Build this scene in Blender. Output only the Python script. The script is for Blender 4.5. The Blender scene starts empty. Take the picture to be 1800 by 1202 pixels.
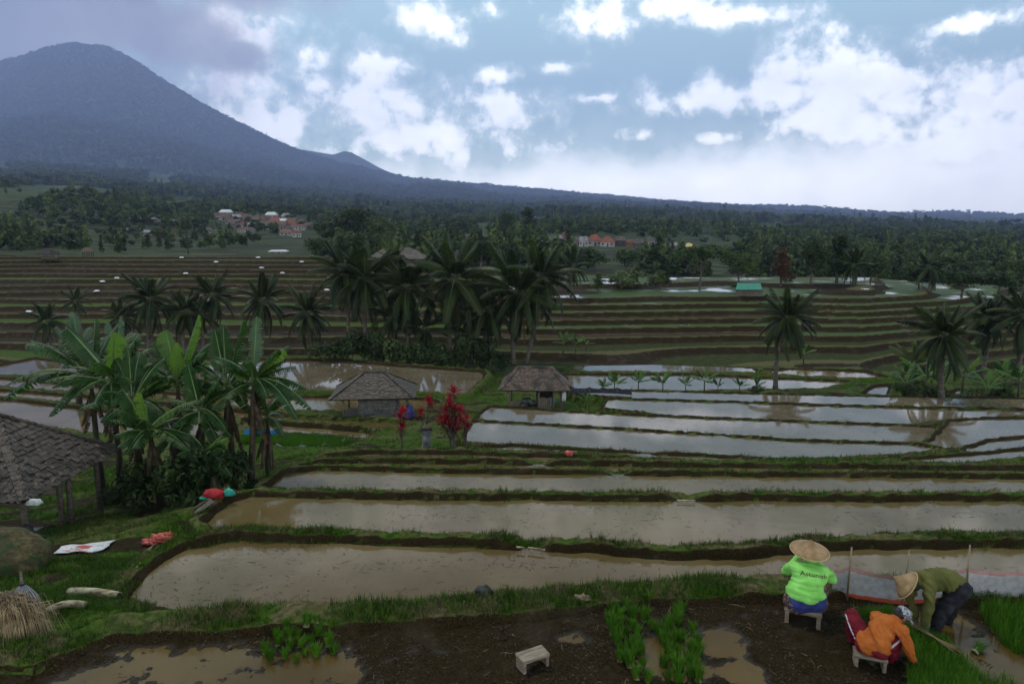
import bpy, bmesh, math, random
import numpy as np
from mathutils import Vector, Matrix, Euler
from mathutils.bvhtree import BVHTree

R = math.radians
rng = np.random.default_rng(11)
random.seed(11)
sc = bpy.context.scene
COL = sc.collection

# ------------------------------------------------------------------ camera
EYE = 4.2                                    # metres above the seedling terrace
TILT = math.atan(201 / 1200)
cam_d = bpy.data.cameras.new('camera')
cam_d.lens = 24; cam_d.sensor_width = 36; cam_d.clip_start = 0.1; cam_d.clip_end = 40000
cam = bpy.data.objects.new('camera', cam_d); COL.objects.link(cam)
cam.location = (0, 0, EYE); cam.rotation_euler = (math.pi / 2 - TILT, 0, 0)
sc.camera = cam
CT, ST = math.cos(TILT), math.sin(TILT)

def ray(px, py):                             # photo pixel (1800 wide) -> direction
    u = (px - 900) / 1200; v = (py - 601) / 1200
    return Vector((u, CT - v * ST, -ST - v * CT))
def P(px, py, z):                            # point of the plane at height z
    d = ray(px, py); t = (z - EYE) / d.z
    return Vector((d.x * t, d.y * t, z))
def PD(px, py, y):                           # point at distance y
    d = ray(px, py); t = y / d.y
    return Vector((d.x * t, y, EYE + d.z * t))

# ------------------------------------------------------------------ sky, sun, exposure
SUN_EL, SUN_AZ = R(62), R(-35)               # azimuth from +Y towards +X
w = bpy.data.worlds.new('World'); sc.world = w; w.use_nodes = True
nt = w.node_tree; nt.nodes.clear()
def wn(t, **k):
    n = nt.nodes.new(t)
    for a, b in k.items(): setattr(n, a, b)
    return n
def wl(a, b): nt.links.new(a, b)
def wmath(op, a, b=None, clamp=False):
    n = wn('ShaderNodeMath', operation=op, use_clamp=clamp)
    for i, s in enumerate((a, b)):
        if s is None: continue
        if isinstance(s, (int, float)): n.inputs[i].default_value = s
        else: wl(s, n.inputs[i])
    return n.outputs[0]
def wmix(f, a, b):
    n = wn('ShaderNodeMix', data_type='RGBA')
    for i, s in ((0, f), (6, a), (7, b)):
        if isinstance(s, (int, float)): n.inputs[i].default_value = s
        elif isinstance(s, tuple): n.inputs[i].default_value = (*s, 1)
        else: wl(s, n.inputs[i])
    return n.outputs[2]
sky = wn('ShaderNodeTexSky', sky_type='NISHITA', sun_disc=False, sun_elevation=SUN_EL, sun_rotation=SUN_AZ,
         altitude=700, air_density=1.0, dust_density=0.6, ozone_density=1.6)
skyb = wn('ShaderNodeVectorMath', operation='SCALE'); wl(sky.outputs[0], skyb.inputs[0]); skyb.inputs[3].default_value = 0.15
tc = wn('ShaderNodeTexCoord'); sep = wn('ShaderNodeSeparateXYZ'); wl(tc.outputs['Generated'], sep.inputs[0])
X, Y, Z = sep.outputs
ay = wmath('MAXIMUM', wmath('ABSOLUTE', Y), 0.08)
# cloud layer coordinates: stretched sideways, finer towards the horizon
zz = wmath('ADD', wmath('MAXIMUM', Z, 0.0), 0.22)
comb = wn('ShaderNodeCombineXYZ')
wl(wmath('DIVIDE', X, zz), comb.inputs[0]); wl(wmath('DIVIDE', Y, zz), comb.inputs[1]); wl(wmath('MULTIPLY', Z, 7.0), comb.inputs[2])
def wnoise(vec, scale, detail, rough, off=0.0):
    n = wn('ShaderNodeTexNoise'); n.inputs['Scale'].default_value = scale; n.inputs['Detail'].default_value = detail
    n.inputs['Roughness'].default_value = rough
    m = wn('ShaderNodeVectorMath', operation='ADD'); wl(vec, m.inputs[0]); m.inputs[1].default_value = (off, off * .7, off * .3)
    wl(m.outputs[0], n.inputs['Vector']); return n.outputs[0]
dirv = tc.outputs['Generated']
n1 = wnoise(dirv, 9.0, 8, 0.62, 3.1)
n2 = wnoise(dirv, 3.2, 4, 0.55, 9.7)
n3 = wnoise(dirv, 26.0, 5, 0.6, 1.3)
def wsmooth(x, a, b):
    n = wn('ShaderNodeMapRange', interpolation_type='SMOOTHSTEP')
    wl(x, n.inputs[0]); n.inputs[1].default_value = a; n.inputs[2].default_value = b
    return n.outputs[0]
def blob(px, py, rx, ry, amp=1.0):           # a cumulus standing in that direction
    d = ray(px, py).normalized()
    bx = wmath('MULTIPLY', wmath('SUBTRACT', X, d.x), 1200 / rx)
    bz = wmath('MULTIPLY', wmath('SUBTRACT', Z, d.z), 1200 / ry)
    r2 = wmath('ADD', wmath('MULTIPLY', bx, bx), wmath('MULTIPLY', bz, bz))
    return wmath('MULTIPLY', wmath('SUBTRACT', 1.0, wmath('SQRT', r2)), amp)
WHITE = [(760, 42, 62, 30), (865, 18, 34, 20), (670, 120, 58, 34), (535, 98, 46, 34), (555, 148, 42, 24), (400, 140, 66, 36),
         (865, 132, 46, 16), (620, 205, 190, 62), (720, 185, 90, 36), (870, 200, 100, 40), (480, 225, 120, 40), (700, 250, 300, 55),
         (1330, 165, 170, 34), (1430, 125, 90, 52), (1480, 105, 34, 26), (1560, 160, 150, 62), (1690, 175, 150, 60), (1420, 215, 60, 30),
         (1290, 30, 90, 16), (1710, 40, 58, 16), (1050, 30, 90, 36), (1165, 12, 60, 22), (1128, 238, 28, 16), (1260, 244, 46, 14), (1045, 172, 40, 9), (975, 120, 36, 10),
         (1700, 250, 260, 70), (1600, 230, 160, 46), (440, 60, 100, 50)]
val = None
for b in WHITE:
    o = blob(*b); val = o if val is None else wmath('MAXIMUM', val, o)
# the long bank that stands on the horizon, higher on the right
bank = wmath('SUBTRACT', 1.0, wmath('DIVIDE', wmath('SUBTRACT', Z, wmath('MULTIPLY', X, 0.03)), 0.125))
# unseen cloud over the rest of the dome, thickened to cut top light
n4 = wnoise(comb.outputs[0], 1.15, 6, 0.6, 21.0)
overhead = wmath('MULTIPLY', wmath('SUBTRACT', n4, 0.40), 5.0)
overhead = wmath('SUBTRACT', overhead, wmath('MULTIPLY', wmath('SUBTRACT', 1.0, wsmooth(Z, 0.22, 0.42)), wmath('MULTIPLY', wsmooth(Y, -0.1, 0.4), 2.0)))
val = wmath('MAXIMUM', val, overhead)
edge = wmath('ADD', val, wmath('MULTIPLY', wmath('SUBTRACT', n1, 0.5), 2.8))
edge = wmath('ADD', edge, wmath('MULTIPLY', wmath('SUBTRACT', n3, 0.5), 3.0))
bank_e = wmath('ADD', wmath('MULTIPLY', bank, 1.5), wmath('MULTIPLY', wmath('SUBTRACT', n1, 0.5), 1.6))
edge = wmath('MAXIMUM', edge, bank_e)
mask = wmath('MULTIPLY', wsmooth(edge, -0.10, 0.85), 0.97)
thin = wmath('MULTIPLY', wsmooth(wmath('ADD', edge, wmath('MULTIPLY', n2, 0.8)), 0.0, 1.2), 0.35)
mask = wmath('MAXIMUM', mask, thin)
shade = wsmooth(wmath('ADD', wmath('MULTIPLY', n2, 0.9), wmath('MULTIPLY', n1, 0.55)), 0.52, 0.88)
n1u = wnoise(dirv, 9.0, 8, 0.62, 3.1 + 0.016)
relief = wsmooth(wmath('SUBTRACT', n1u, n1), -0.015, 0.055)          # billows: shaded away from the light
shade = wmath('MAXIMUM', wmath('MULTIPLY', shade, 0.8), wmath('MULTIPLY', wmath('MULTIPLY', relief, 0.4), wsmooth(Z, 0.09, 0.17)))
ccol = wmix(shade, (4.8, 4.8, 4.7), (3.1, 3.18, 3.4))
lowf = wmath('SUBTRACT', 1.0, wsmooth(Z, 0.0, 0.11))
ccol = wmix(wmath('MULTIPLY', lowf, 0.55), ccol, (3.2, 3.22, 3.4))
ccol = wmix(wsmooth(Z, 0.36, 0.55), ccol, (0.26, 0.27, 0.33))     # assumed grey deck out of view, set darker to dim the ground
veil = wmix(0.32, skyb.outputs[0], (2.0, 3.0, 2.6))          # thin high veil
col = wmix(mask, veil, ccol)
# heavy grey cloud capping the volcano
gv = None
for b in [(90, 10, 330, 95), (300, 60, 170, 70), (395, 92, 95, 42), (-150, 60, 350, 170), (330, -60, 260, 80)]:
    o = blob(*b); gv = o if gv is None else wmath('MAXIMUM', gv, o)
ge = wmath('ADD', gv, wmath('MULTIPLY', wmath('SUBTRACT', n1, 0.5), 1.5))
gm = wmath('MULTIPLY', wsmooth(ge, -0.08, 0.62), 0.92)
gcol = wmix(wsmooth(n2, 0.36, 0.66), (0.42, 0.43, 0.58), (0.85, 0.86, 0.98))
col = wmix(gm, col, gcol)
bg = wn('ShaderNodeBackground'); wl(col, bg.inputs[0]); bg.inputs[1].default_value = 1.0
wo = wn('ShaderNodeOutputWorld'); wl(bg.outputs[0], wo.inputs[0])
try: w.cycles.sampling_method = 'MANUAL'; w.cycles.sample_map_resolution = 512
except Exception: pass

sd = bpy.data.lights.new('sun', 'SUN'); sd.energy = 2.3; sd.angle = R(8); sd.color = (1.0, 0.93, 0.80)
sun = bpy.data.objects.new('sun', sd); COL.objects.link(sun)
sdir = Vector((math.sin(SUN_AZ) * math.cos(SUN_EL), math.cos(SUN_AZ) * math.cos(SUN_EL), math.sin(SUN_EL)))
sun.rotation_euler = sdir.to_track_quat('Z', 'Y').to_euler()
sun.location = (0, 0, 60)

sc.view_settings.view_transform = 'Standard'; sc.view_settings.look = 'None'
sc.view_settings.exposure = -0.32; sc.view_settings.gamma = 1.0
sc.view_settings.use_curve_mapping = False
cy = sc.cycles
cy.max_bounces = 5; cy.diffuse_bounces = 2; cy.glossy_bounces = 3; cy.transmission_bounces = 4; cy.transparent_max_bounces = 8
cy.volume_bounces = 0; cy.use_denoising = True; cy.caustics_reflective = False; cy.caustics_refractive = False
# ------------------------------------------------------------------ helpers
def link(o, parent=None):
    COL.objects.link(o)
    if parent is not None: o.parent = parent
    return o
def tag(o, label=None, cat=None, group=None, kind=None):
    if label: o['label'] = label
    if cat: o['category'] = cat
    if group: o['group'] = group
    if kind: o['kind'] = kind
    return o
def empty(name, loc=(0, 0, 0), rz=0.0, label=None, cat=None, group=None):
    o = bpy.data.objects.new(name, None); o.location = loc; o.rotation_euler = (0, 0, rz)
    o.empty_display_size = 0.2
    link(o); return tag(o, label, cat, group)
def mesh_np(name, V, F, mats=(), smooth=False, fmat=None):
    me = bpy.data.meshes.new(name)
    if isinstance(F, np.ndarray) and isinstance(V, np.ndarray) and len(F):
        k = F.shape[1]
        me.vertices.add(len(V)); me.vertices.foreach_set('co', V.astype(np.float32).ravel())
        me.loops.add(F.size); me.loops.foreach_set('vertex_index', F.astype(np.int32).ravel())
        me.polygons.add(len(F)); me.polygons.foreach_set('loop_start', np.arange(0, F.size, k, dtype=np.int32))
        me.polygons.foreach_set('loop_total', np.full(len(F), k, np.int32))
        me.update(calc_edges=True)
    else:
        me.from_pydata([tuple(v) for v in V], [], [tuple(f) for f in F]); me.update()
    for m in (mats if isinstance(mats, (list, tuple)) else [mats]): me.materials.append(m)
    if fmat is not None: me.polygons.foreach_set('material_index', np.asarray(fmat, np.int32))
    if smooth: me.polygons.foreach_set('use_smooth', np.ones(len(me.polygons), bool))
    return me
class MB:
    """collects shapes into one mesh"""
    def __init__(s): s.v = []; s.f = []; s.m = []; s.sm = []
    def add(s, V, F, mi=0):
        o = len(s.v); s.v += [tuple(p) for p in V]; s.f += [tuple(i + o for i in f) for f in F]; s.m += [mi] * len(F)
        return s
    def box(s, c, size, rot=None, mi=0, taper=1.0):
        a, b, h = size[0] / 2, size[1] / 2, size[2] / 2
        V = [Vector((x * a * (taper if z > 0 else 1), y * b * (taper if z > 0 else 1), z * h)) for z in (-1, 1) for y in (-1, 1) for x in (-1, 1)]
        if rot is not None:
            M = rot if isinstance(rot, Matrix) else Euler(rot).to_matrix()
            V = [M @ v for v in V]
        c = Vector(c); V = [v + c for v in V]
        return s.add(V, [(0, 2, 3, 1), (4, 5, 7, 6), (0, 1, 5, 4), (2, 6, 7, 3), (0, 4, 6, 2), (1, 3, 7, 5)], mi)
    def tube(s, pts, rad, n=8, mi=0, cap=True, squash=1.0):
        pts = [Vector(p) for p in pts]
        if not isinstance(rad, (list, tuple)): rad = [rad] * len(pts)
        up = Vector((0, 0, 1)); V = []; F = []
        prev = None
        for i, p in enumerate(pts):
            t = (pts[min(i + 1, len(pts) - 1)] - pts[max(i - 1, 0)]).normalized()
            if prev is None:
                a = t.cross(up) if abs(t.z) < 0.95 else t.cross(Vector((1, 0, 0)))
            else: a = prev - t * prev.dot(t)
            a.normalize(); b = t.cross(a); prev = a
            for k in range(n):
                an = 2 * math.pi * k / n
                V.append(p + (a * math.cos(an) + b * math.sin(an) * squash) * rad[i])
        for i in range(len(pts) - 1):
            for k in range(n):
                F.append((i * n + k, i * n + (k + 1) % n, (i + 1) * n + (k + 1) % n, (i + 1) * n + k))
        if cap:
            F.append(tuple(range(n))[::-1]); F.append(tuple(range((len(pts) - 1) * n, len(pts) * n)))
        return s.add(V, F, mi)
    def lathe(s, prof, n=24, mi=0, M=None):
        V = []; F = []
        for r, z in prof:
            for k in range(n):
                an = 2 * math.pi * k / n; V.append(Vector((r * math.cos(an), r * math.sin(an), z)))
        for i in range(len(prof) - 1):
            for k in range(n):
                F.append((i * n + k, i * n + (k + 1) % n, (i + 1) * n + (k + 1) % n, (i + 1) * n + k))
        if M is not None: V = [M @ v for v in V]
        return s.add(V, F, mi)
    def mesh(s, name, mats, smooth=False):
        me = bpy.data.meshes.new(name); me.from_pydata(s.v, [], s.f)
        for m in (mats if isinstance(mats, (list, tuple)) else [mats]): me.materials.append(m)
        me.polygons.foreach_set('material_index', s.m)
        if smooth: me.polygons.foreach_set('use_smooth', [True] * len(s.f))
        me.update(); return me
    def build(s, name, mats, parent=None, smooth=False, loc=None, rot=None):
        o = bpy.data.objects.new(name, s.mesh(name, mats, smooth))
        if loc is not None: o.location = loc
        if rot is not None: o.rotation_euler = rot
        return link(o, parent)
def inst(name, me, parent=None, loc=(0, 0, 0), rot=(0, 0, 0), scale=(1, 1, 1), M=None):
    o = bpy.data.objects.new(name, me)
    if M is not None: o.matrix_local = M
    else:
        o.location = loc; o.rotation_euler = rot
        o.scale = scale if isinstance(scale, (tuple, list)) else (scale,) * 3
    return link(o, parent)
def copy_tree(o, parent=None):
    c = o.copy(); COL.objects.link(c); c.parent = parent
    for ch in list(o.children): copy_tree(ch, c)
    return c
def bevel(o, w=0.01, seg=1):
    m = o.modifiers.new('bevel', 'BEVEL'); m.width = w; m.segments = seg; m.limit_method = 'ANGLE'; return o

# numpy value noise -------------------------------------------------
_perm = rng.integers(0, 2 ** 31, 65536)
def _hash(ix, iy, s): return (_perm[(ix * 73 + iy * 19349 + s * 8349) & 65535] & 65535) / 65535.0
def vnoise(x, y, s=0):
    ix = np.floor(x).astype(np.int64); iy = np.floor(y).astype(np.int64); fx = x - ix; fy = y - iy
    fx = fx * fx * (3 - 2 * fx); fy = fy * fy * (3 - 2 * fy)
    a = _hash(ix, iy, s); b = _hash(ix + 1, iy, s); c = _hash(ix, iy + 1, s); d = _hash(ix + 1, iy + 1, s)
    return (a * (1 - fx) + b * fx) * (1 - fy) + (c * (1 - fx) + d * fx) * fy
def fbm(x, y, o=4, s=0):
    r = 0; a = 0.5; t = 0
    for i in range(o):
        r = r + a * vnoise(x, y, s + i * 17); t += a; x = x * 2.03 + 7.1; y = y * 2.03 - 3.7; a *= 0.5
    return r / t                               # 0..1
def sstep(a, b, x):
    t = np.clip((x - a) / (b - a), 0, 1); return t * t * (3 - 2 * t)

# ------------------------------------------------------------------ materials
def newmat(name):
    m = bpy.data.materials.new(name); m.use_nodes = True; m.node_tree.nodes.clear(); return m
class NT:
    def __init__(s, m): s.t = m.node_tree
    def n(s, typ, ins=None, **k):
        n = s.t.nodes.new(typ)
        for a, b in k.items(): setattr(n, a, b)
        for a, b in (ins or {}).items(): s.set(n.inputs[a], b)
        return n
    def set(s, sock, v):
        if isinstance(v, bpy.types.NodeSocket): s.t.links.new(v, sock)
        elif isinstance(v, (tuple, list)) and sock.type == 'RGBA': sock.default_value = (*v[:3], 1)
        else: sock.default_value = v
    def mix(s, f, a, b):
        n = s.n('ShaderNodeMix', data_type='RGBA'); s.set(n.inputs[0], f); s.set(n.inputs[6], a); s.set(n.inputs[7], b); return n.outputs[2]
    def math(s, op, a, b=0.0, c=None, clamp=False):
        n = s.n('ShaderNodeMath', operation=op, use_clamp=clamp); s.set(n.inputs[0], a); s.set(n.inputs[1], b)
        if c is not None: s.set(n.inputs[2], c)
        return n.outputs[0]
    def noise(s, vec, scale, detail=4, rough=0.55, out=0):
        n = s.n('ShaderNodeTexNoise', {'Vector': vec, 'Scale': scale, 'Detail': detail, 'Roughness': rough}); return n.outputs[out]
    def ramp(s, x, a, b):
        n = s.n('ShaderNodeMapRange', interpolation_type='SMOOTHSTEP'); s.set(n.inputs[0], x); n.inputs[1].default_value = a; n.inputs[2].default_value = b; return n.outputs[0]
    def out(s, sh): 
        o = s.n('ShaderNodeOutputMaterial'); s.t.links.new(sh, o.inputs[0]); return o
    def bump(s, h, strength=0.3, dist=0.02):
        return s.n('ShaderNodeBump', {'Height': h, 'Strength': strength, 'Distance': dist}).outputs[0]
def coord(t, kind='Object'):
    if kind == 'World': return t.n('ShaderNodeNewGeometry').outputs['Position']
    return t.n('ShaderNodeTexCoord').outputs[kind]
def pm(name, c1, c2=None, scale=6.0, rough=0.8, bump=0.0, bdist=0.01, kind='Object', spec=0.3, c3=None, scale3=1.0, stretch=None, rnd=0.0, trans=0.0, detail=5, lo=0.35, hi=0.68, sub=0.0):
    """two- or three-tone procedural surface"""
    m = newmat(name); t = NT(m); v = coord(t, kind)
    if stretch: v = t.n('ShaderNodeMapping', {'Vector': v, 'Scale': stretch}).outputs[0]
    oi = t.n('ShaderNodeObjectInfo')
    if kind == 'Object':
        off = t.n('ShaderNodeVectorMath', operation='SCALE'); cx = t.n('ShaderNodeCombineXYZ', {0: oi.outputs['Random'], 1: oi.outputs['Random']})
        t.set(off.inputs[0], cx.outputs[0]); off.inputs[3].default_value = 37.0
        ad = t.n('ShaderNodeVectorMath', operation='ADD'); t.set(ad.inputs[0], v); t.set(ad.inputs[1], off.outputs[0]); v = ad.outputs[0]
    nz = t.noise(v, scale, detail)
    c = t.mix(t.ramp(nz, lo, hi), c1, c2 or c1)
    if c3 is not None: c = t.mix(t.ramp(t.noise(v, scale3, 3), 0.48, 0.66), c, c3)
    if rnd:
        h = t.n('ShaderNodeHueSaturation', {'Color': c, 'Value': t.math('MULTIPLY_ADD', oi.outputs['Random'], rnd * 2, 1 - rnd)}); c = h.outputs[0]
    b = t.n('ShaderNodeBsdfPrincipled', {'Base Color': c, 'Roughness': rough, 'Specular IOR Level': spec})
    if bump: t.set(b.inputs['Normal'], t.bump(nz, bump, bdist))
    sh = b.outputs[0]
    if trans:
        tr = t.n('ShaderNodeBsdfTranslucent', {'Color': c}); mx = t.n('ShaderNodeMixShader', {0: trans, 1: sh, 2: tr.outputs[0]}); sh = mx.outputs[0]
    t.out(sh); return m

# terrain: grass, dry patches, dark wet mud on faces; attribute "zone" = (mud, wet tread, dry)
def terrain_mat():
    m = newmat('terrace_ground'); t = NT(m); v = coord(t, 'World')
    at = t.n('ShaderNodeAttribute', attribute_name='zone'); sp = t.n('ShaderNodeSeparateColor', {0: at.outputs['Color']})
    mud, wet, dry = sp.outputs
    n1 = t.noise(v, 1.3, 6, 0.6); n2 = t.noise(v, 9.0, 6, 0.62); n3 = t.noise(v, 42.0, 4, 0.6)
    gr = t.mix(t.ramp(n2, 0.32, 0.7), (0.014, 0.040, 0.003), (0.058, 0.104, 0.008))
    gr = t.mix(t.math('MULTIPLY', t.ramp(n1, 0.5, 0.68), 0.6), gr, (0.085, 0.068, 0.030))
    drc = t.mix(t.ramp(n2, 0.3, 0.7), (0.060, 0.044, 0.022), (0.15, 0.115, 0.060))
    gr = t.mix(t.math('MULTIPLY', dry, t.ramp(n2, 0.25, 0.55), clamp=True), gr, drc)
    mc = t.mix(t.ramp(n3, 0.3, 0.7), (0.009, 0.006, 0.002), (0.034, 0.023, 0.009))
    mc = t.mix(t.math('MULTIPLY', t.ramp(n1, 0.52, 0.7), 0.4), mc, (0.048, 0.032, 0.013))
    geo = t.n('ShaderNodeNewGeometry'); nz = t.n('ShaderNodeSeparateXYZ', {0: geo.outputs['Normal']}).outputs[2]
    steep = t.math('SUBTRACT', 1.0, t.ramp(nz, 0.55, 0.85))
    steep = t.math('MULTIPLY', steep, t.ramp(n2, 0.30, 0.55))
    mf = t.math('MAXIMUM', t.ramp(t.math('ADD', mud, t.math('MULTIPLY', t.math('SUBTRACT', n2, 0.5), 0.9)), 0.35, 0.62), t.math('MULTIPLY', steep, 0.85))
    c = t.mix(mf, gr, mc)
    pz = t.n('ShaderNodeSeparateXYZ', {0: v}).outputs[2]
    soak = t.math('MULTIPLY', t.math('SUBTRACT', 1.0, t.ramp(pz, -0.812, -0.778)), t.math('GREATER_THAN', pz, -0.95)); soak = t.math('MULTIPLY', soak, mf)
    c = t.mix(t.math('MULTIPLY', soak, .55), c, (0.016, 0.010, 0.004))
    bh = t.math('ADD', t.math('MULTIPLY', n2, 0.6), t.math('MULTIPLY', n3, 0.4))
    b = t.n('ShaderNodeBsdfPrincipled', {'Base Color': c, 'Roughness': t.math('SUBTRACT', 0.8, t.math('MULTIPLY', soak, .5)), 'Specular IOR Level': t.math('MULTIPLY_ADD', soak, .22, t.math('MULTIPLY_ADD', t.ramp(n1, .5, .7), t.math('MULTIPLY', mf, .14), 0.05)), 'Normal': t.bump(bh, 0.8, 0.06)})
    # flooded treads of the hillside terraces, young rice standing in some of them
    rice = t.ramp(t.noise(v, 0.16, 3, 0.5), 0.34, 0.46); rice = t.math('MULTIPLY', rice, t.math('SUBTRACT', 1.0, t.ramp(dry, .45, .55)))
    wc = t.mix(rice, (0.070, 0.056, 0.036), (0.038, 0.066, 0.014))
    fine = t.noise(v, 3.0, 3, 0.6)
    wb = t.n('ShaderNodeBsdfPrincipled', {'Base Color': wc, 'Roughness': t.math('MULTIPLY_ADD', rice, 0.5, 0.06), 'IOR': 1.33, 'Specular IOR Level': t.math('MULTIPLY_ADD', rice, -.42, .5), 'Normal': t.bump(fine, 0.05, 0.02)})
    ms = t.n('ShaderNodeMixShader', {0: t.ramp(wet, 0.45, 0.55), 1: b.outputs[0], 2: wb.outputs[0]})
    t.out(ms.outputs[0]); return m
def water_mat(name, c1, c2, rough=0.05, ripple=0.06, spec=0.5):
    m = newmat(name); t = NT(m); v = coord(t, 'World')
    big = t.noise(v, 0.45, 5, 0.6); fine = t.noise(v, 5.5, 6, 0.65); sp = t.noise(v, 17.0, 4, 0.7)
    c = t.mix(t.ramp(big, 0.35, 0.66), c1, c2)
    c = t.mix(t.math('MULTIPLY', t.ramp(fine, 0.58, 0.74), 0.65), c, (0.035, 0.026, 0.016))
    c = t.mix(t.math('MULTIPLY', t.ramp(sp, 0.66, 0.74), 0.55), c, (0.022, 0.016, 0.010))
    mp = t.n('ShaderNodeMapping', {'Vector': v, 'Scale': (1.0, 2.2, 1.0)})
    rp = t.math('ADD', t.noise(mp.outputs[0], 2.4, 3, 0.5), t.math('MULTIPLY', t.noise(mp.outputs[0], 11.0, 2, 0.5), 0.25))
    rg = t.math('MULTIPLY_ADD', t.ramp(fine, 0.5, 0.75), 0.10, rough)
    b = t.n('ShaderNodeBsdfPrincipled', {'Base Color': c, 'Roughness': rg, 'IOR': 1.33, 'Specular IOR Level': spec, 'Normal': t.bump(rp, ripple, 0.02)})
    t.out(b.outputs[0]); return m
M_TERR = terrain_mat()
M_WATER = water_mat('muddy_water', (0.098, 0.068, 0.026), (0.138, 0.102, 0.046), spec=.32)
M_WATER2 = water_mat('still_water', (0.105, 0.080, 0.046), (0.140, 0.112, 0.075), 0.03, 0.035)
M_PUDDLE = water_mat('puddle_water', (0.075, 0.047, 0.014), (0.115, 0.076, 0.025), 0.08, 0.06, .32)

# ------------------------------------------------------------------ the lie of the land
FIELDS = []
TZ = -0.8                                     # level of the seedling terrace
def field(name, z, pix=None, world=None, bh=0.16, bw=0.34, slope=2.2, water=None, deep=0.16, lab=None):
    V = np.array([[*(P(a, b, z).xy)] for a, b in pix]) if pix else np.array(world, float)
    FIELDS.append(dict(name=name, z=z, V=V, bh=bh, bw=bw, slope=slope, water=water, deep=deep)); return FIELDS[-1]
field('seedling_terrace', TZ, [(-500, 1500), (-450, 1230), (60, 1190), (200, 1136), (420, 1124), (640, 1114), (800, 1108), (920, 1096), (1050, 1082), (1200, 1070), (1330, 1066),
      (1480, 1062), (1640, 1068), (1800, 1074), (2100, 1076), (2500, 1120), (2500, 1500)], bh=0.13, bw=0.58, slope=1.1, water=M_PUDDLE, deep=0.0)
field('A', -1.5, [(205, 1080), (240, 1035), (280, 992), (330, 966), (420, 951), (560, 955), (700, 960), (840, 963), (960, 968), (1080, 977), (1180, 986), (1280, 984), (1400, 975), (1500, 967),
      (1800, 963), (2200, 960), (2200, 1110), (1400, 1085), (1000, 1095), (600, 1110), (300, 1100)], water=M_WATER)
field('B', -2.2, [(365, 922), (395, 890), (440, 874), (560, 877), (900, 880), (1190, 882), (1500, 882), (1800, 882), (2200, 884), (2200, 945), (1800, 945), (1640, 940), (1530, 943), (1480, 968),
      (1300, 968), (1160, 975), (1000, 966), (850, 955), (700, 942), (520, 936), (380, 935)], water=M_WATER)
field('C', -3.0, [(468, 860), (500, 834), (560, 828), (800, 833), (1080, 836), (1300, 838), (1800, 843), (2200, 846), (2200, 882), (1800, 878), (1300, 876), (1190, 878), (800, 872), (560, 868)], bh=.15, bw=.33, water=M_WATER)
field('D', -3.6, [(535, 824), (570, 817), (700, 815), (930, 818), (1200, 822), (1800, 828), (2200, 830), (2200, 842), (1800, 840), (1100, 833), (800, 829), (560, 830)], bh=.17, bw=.42, water=M_WATER)
field('E', -4.15, [(575, 806), (640, 799), (800, 800), (990, 806), (1100, 810), (1090, 816), (800, 812), (600, 815)], bh=.16, bw=.45, water=M_WATER)
field('F0', -4.6, [(840, 789), (900, 786), (1130, 799), (1330, 808), (1330, 812), (1130, 805), (900, 793)], bh=.12, bw=.25, slope=3.0, water=M_WATER2)
field('F1', -5.0, [(815, 770), (836, 742), (1000, 751), (1265, 767), (1400, 777), (1600, 782), (1650, 790), (1560, 800), (1400, 806), (1270, 805), (1130, 797), (1000, 786), (830, 778)], bh=.12, bw=.25, slope=3.0, water=M_WATER2)
field('F2', -5.6, [(838, 738), (862, 716), (1000, 725), (1175, 734), (1355, 741), (1590, 750), (1640, 752), (1655, 758), (1625, 776), (1600, 778), (1400, 773), (1265, 764), (1000, 748)], bh=.12, bw=.25, slope=3.0, water=M_WATER2)
field('F3', -6.2, [(1062, 716), (1072, 703), (1290, 709), (1500, 716), (1700, 722), (2100, 728), (2100, 732), (1800, 731), (1660, 738), (1600, 747), (1355, 738), (1175, 730)], bh=.12, bw=.25, slope=3.0, water=M_WATER2)
field('F4', -6.8, [(1000, 690), (1000, 686), (1200, 690), (1500, 697), (1800, 702), (2200, 708), (2200, 722), (1800, 718), (1500, 712), (1290, 705), (1110, 700)], bh=.12, bw=.25, slope=3.0, water=M_WATER2)
field('F5', -5.5, [(1635, 780), (1672, 742), (1740, 737), (2100, 737), (2100, 764), (1800, 766), (1735, 774), (1690, 786), (1660, 790)], bh=.12, bw=.25, slope=3.0, water=M_WATER2)
field('F6', -5.15, [(1692, 793), (1745, 777), (1800, 771), (2100, 768), (2100, 783), (1800, 787), (1720, 796)], bh=.12, bw=.25, slope=3.0, water=M_WATER2)
field('F7', -4.7, [(1590, 810), (1700, 802), (1800, 792), (2100, 786), (2100, 800), (1800, 804), (1690, 814)], bh=.12, bw=.25, slope=3.0, water=M_WATER2)
field('L1', -7.6, [(300, 634), (455, 634), (600, 636), (700, 645), (845, 655), (850, 663), (815, 696), (740, 692), (585, 690), (450, 690), (300, 676), (230, 655)], bh=.3, bw=.5, slope=1.2, water=M_WATER2)
field('L2', -7.25, [(300, 690), (440, 701), (590, 700), (755, 704), (770, 712), (720, 722), (590, 726), (440, 718), (300, 704)], bh=.22, bw=.45, water=M_WATER)
field('L3', -6.75, [(300, 714), (440, 728), (560, 738), (690, 744), (725, 752), (705, 766), (660, 756), (560, 748), (440, 738), (300, 722)], bh=.25, bw=.45, water=M_PUDDLE)
field('L4', -6.3, [(430, 744), (540, 752), (640, 760), (660, 765), (640, 782), (560, 772), (430, 757)], bh=.3, bw=.45, water=M_WATER)
field('nursery', -5.85, [(400, 768), (520, 766), (610, 772), (645, 778), (600, 791), (540, 792), (400, 782)], bh=.12, bw=.3, deep=-0.05)
field('L5', -7.45, [(-150, 650), (-20, 648), (60, 632), (120, 640), (165, 652), (260, 668), (260, 674), (130, 662), (0, 660), (-150, 664)], bh=.2, bw=.5, water=M_WATER2)
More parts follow.
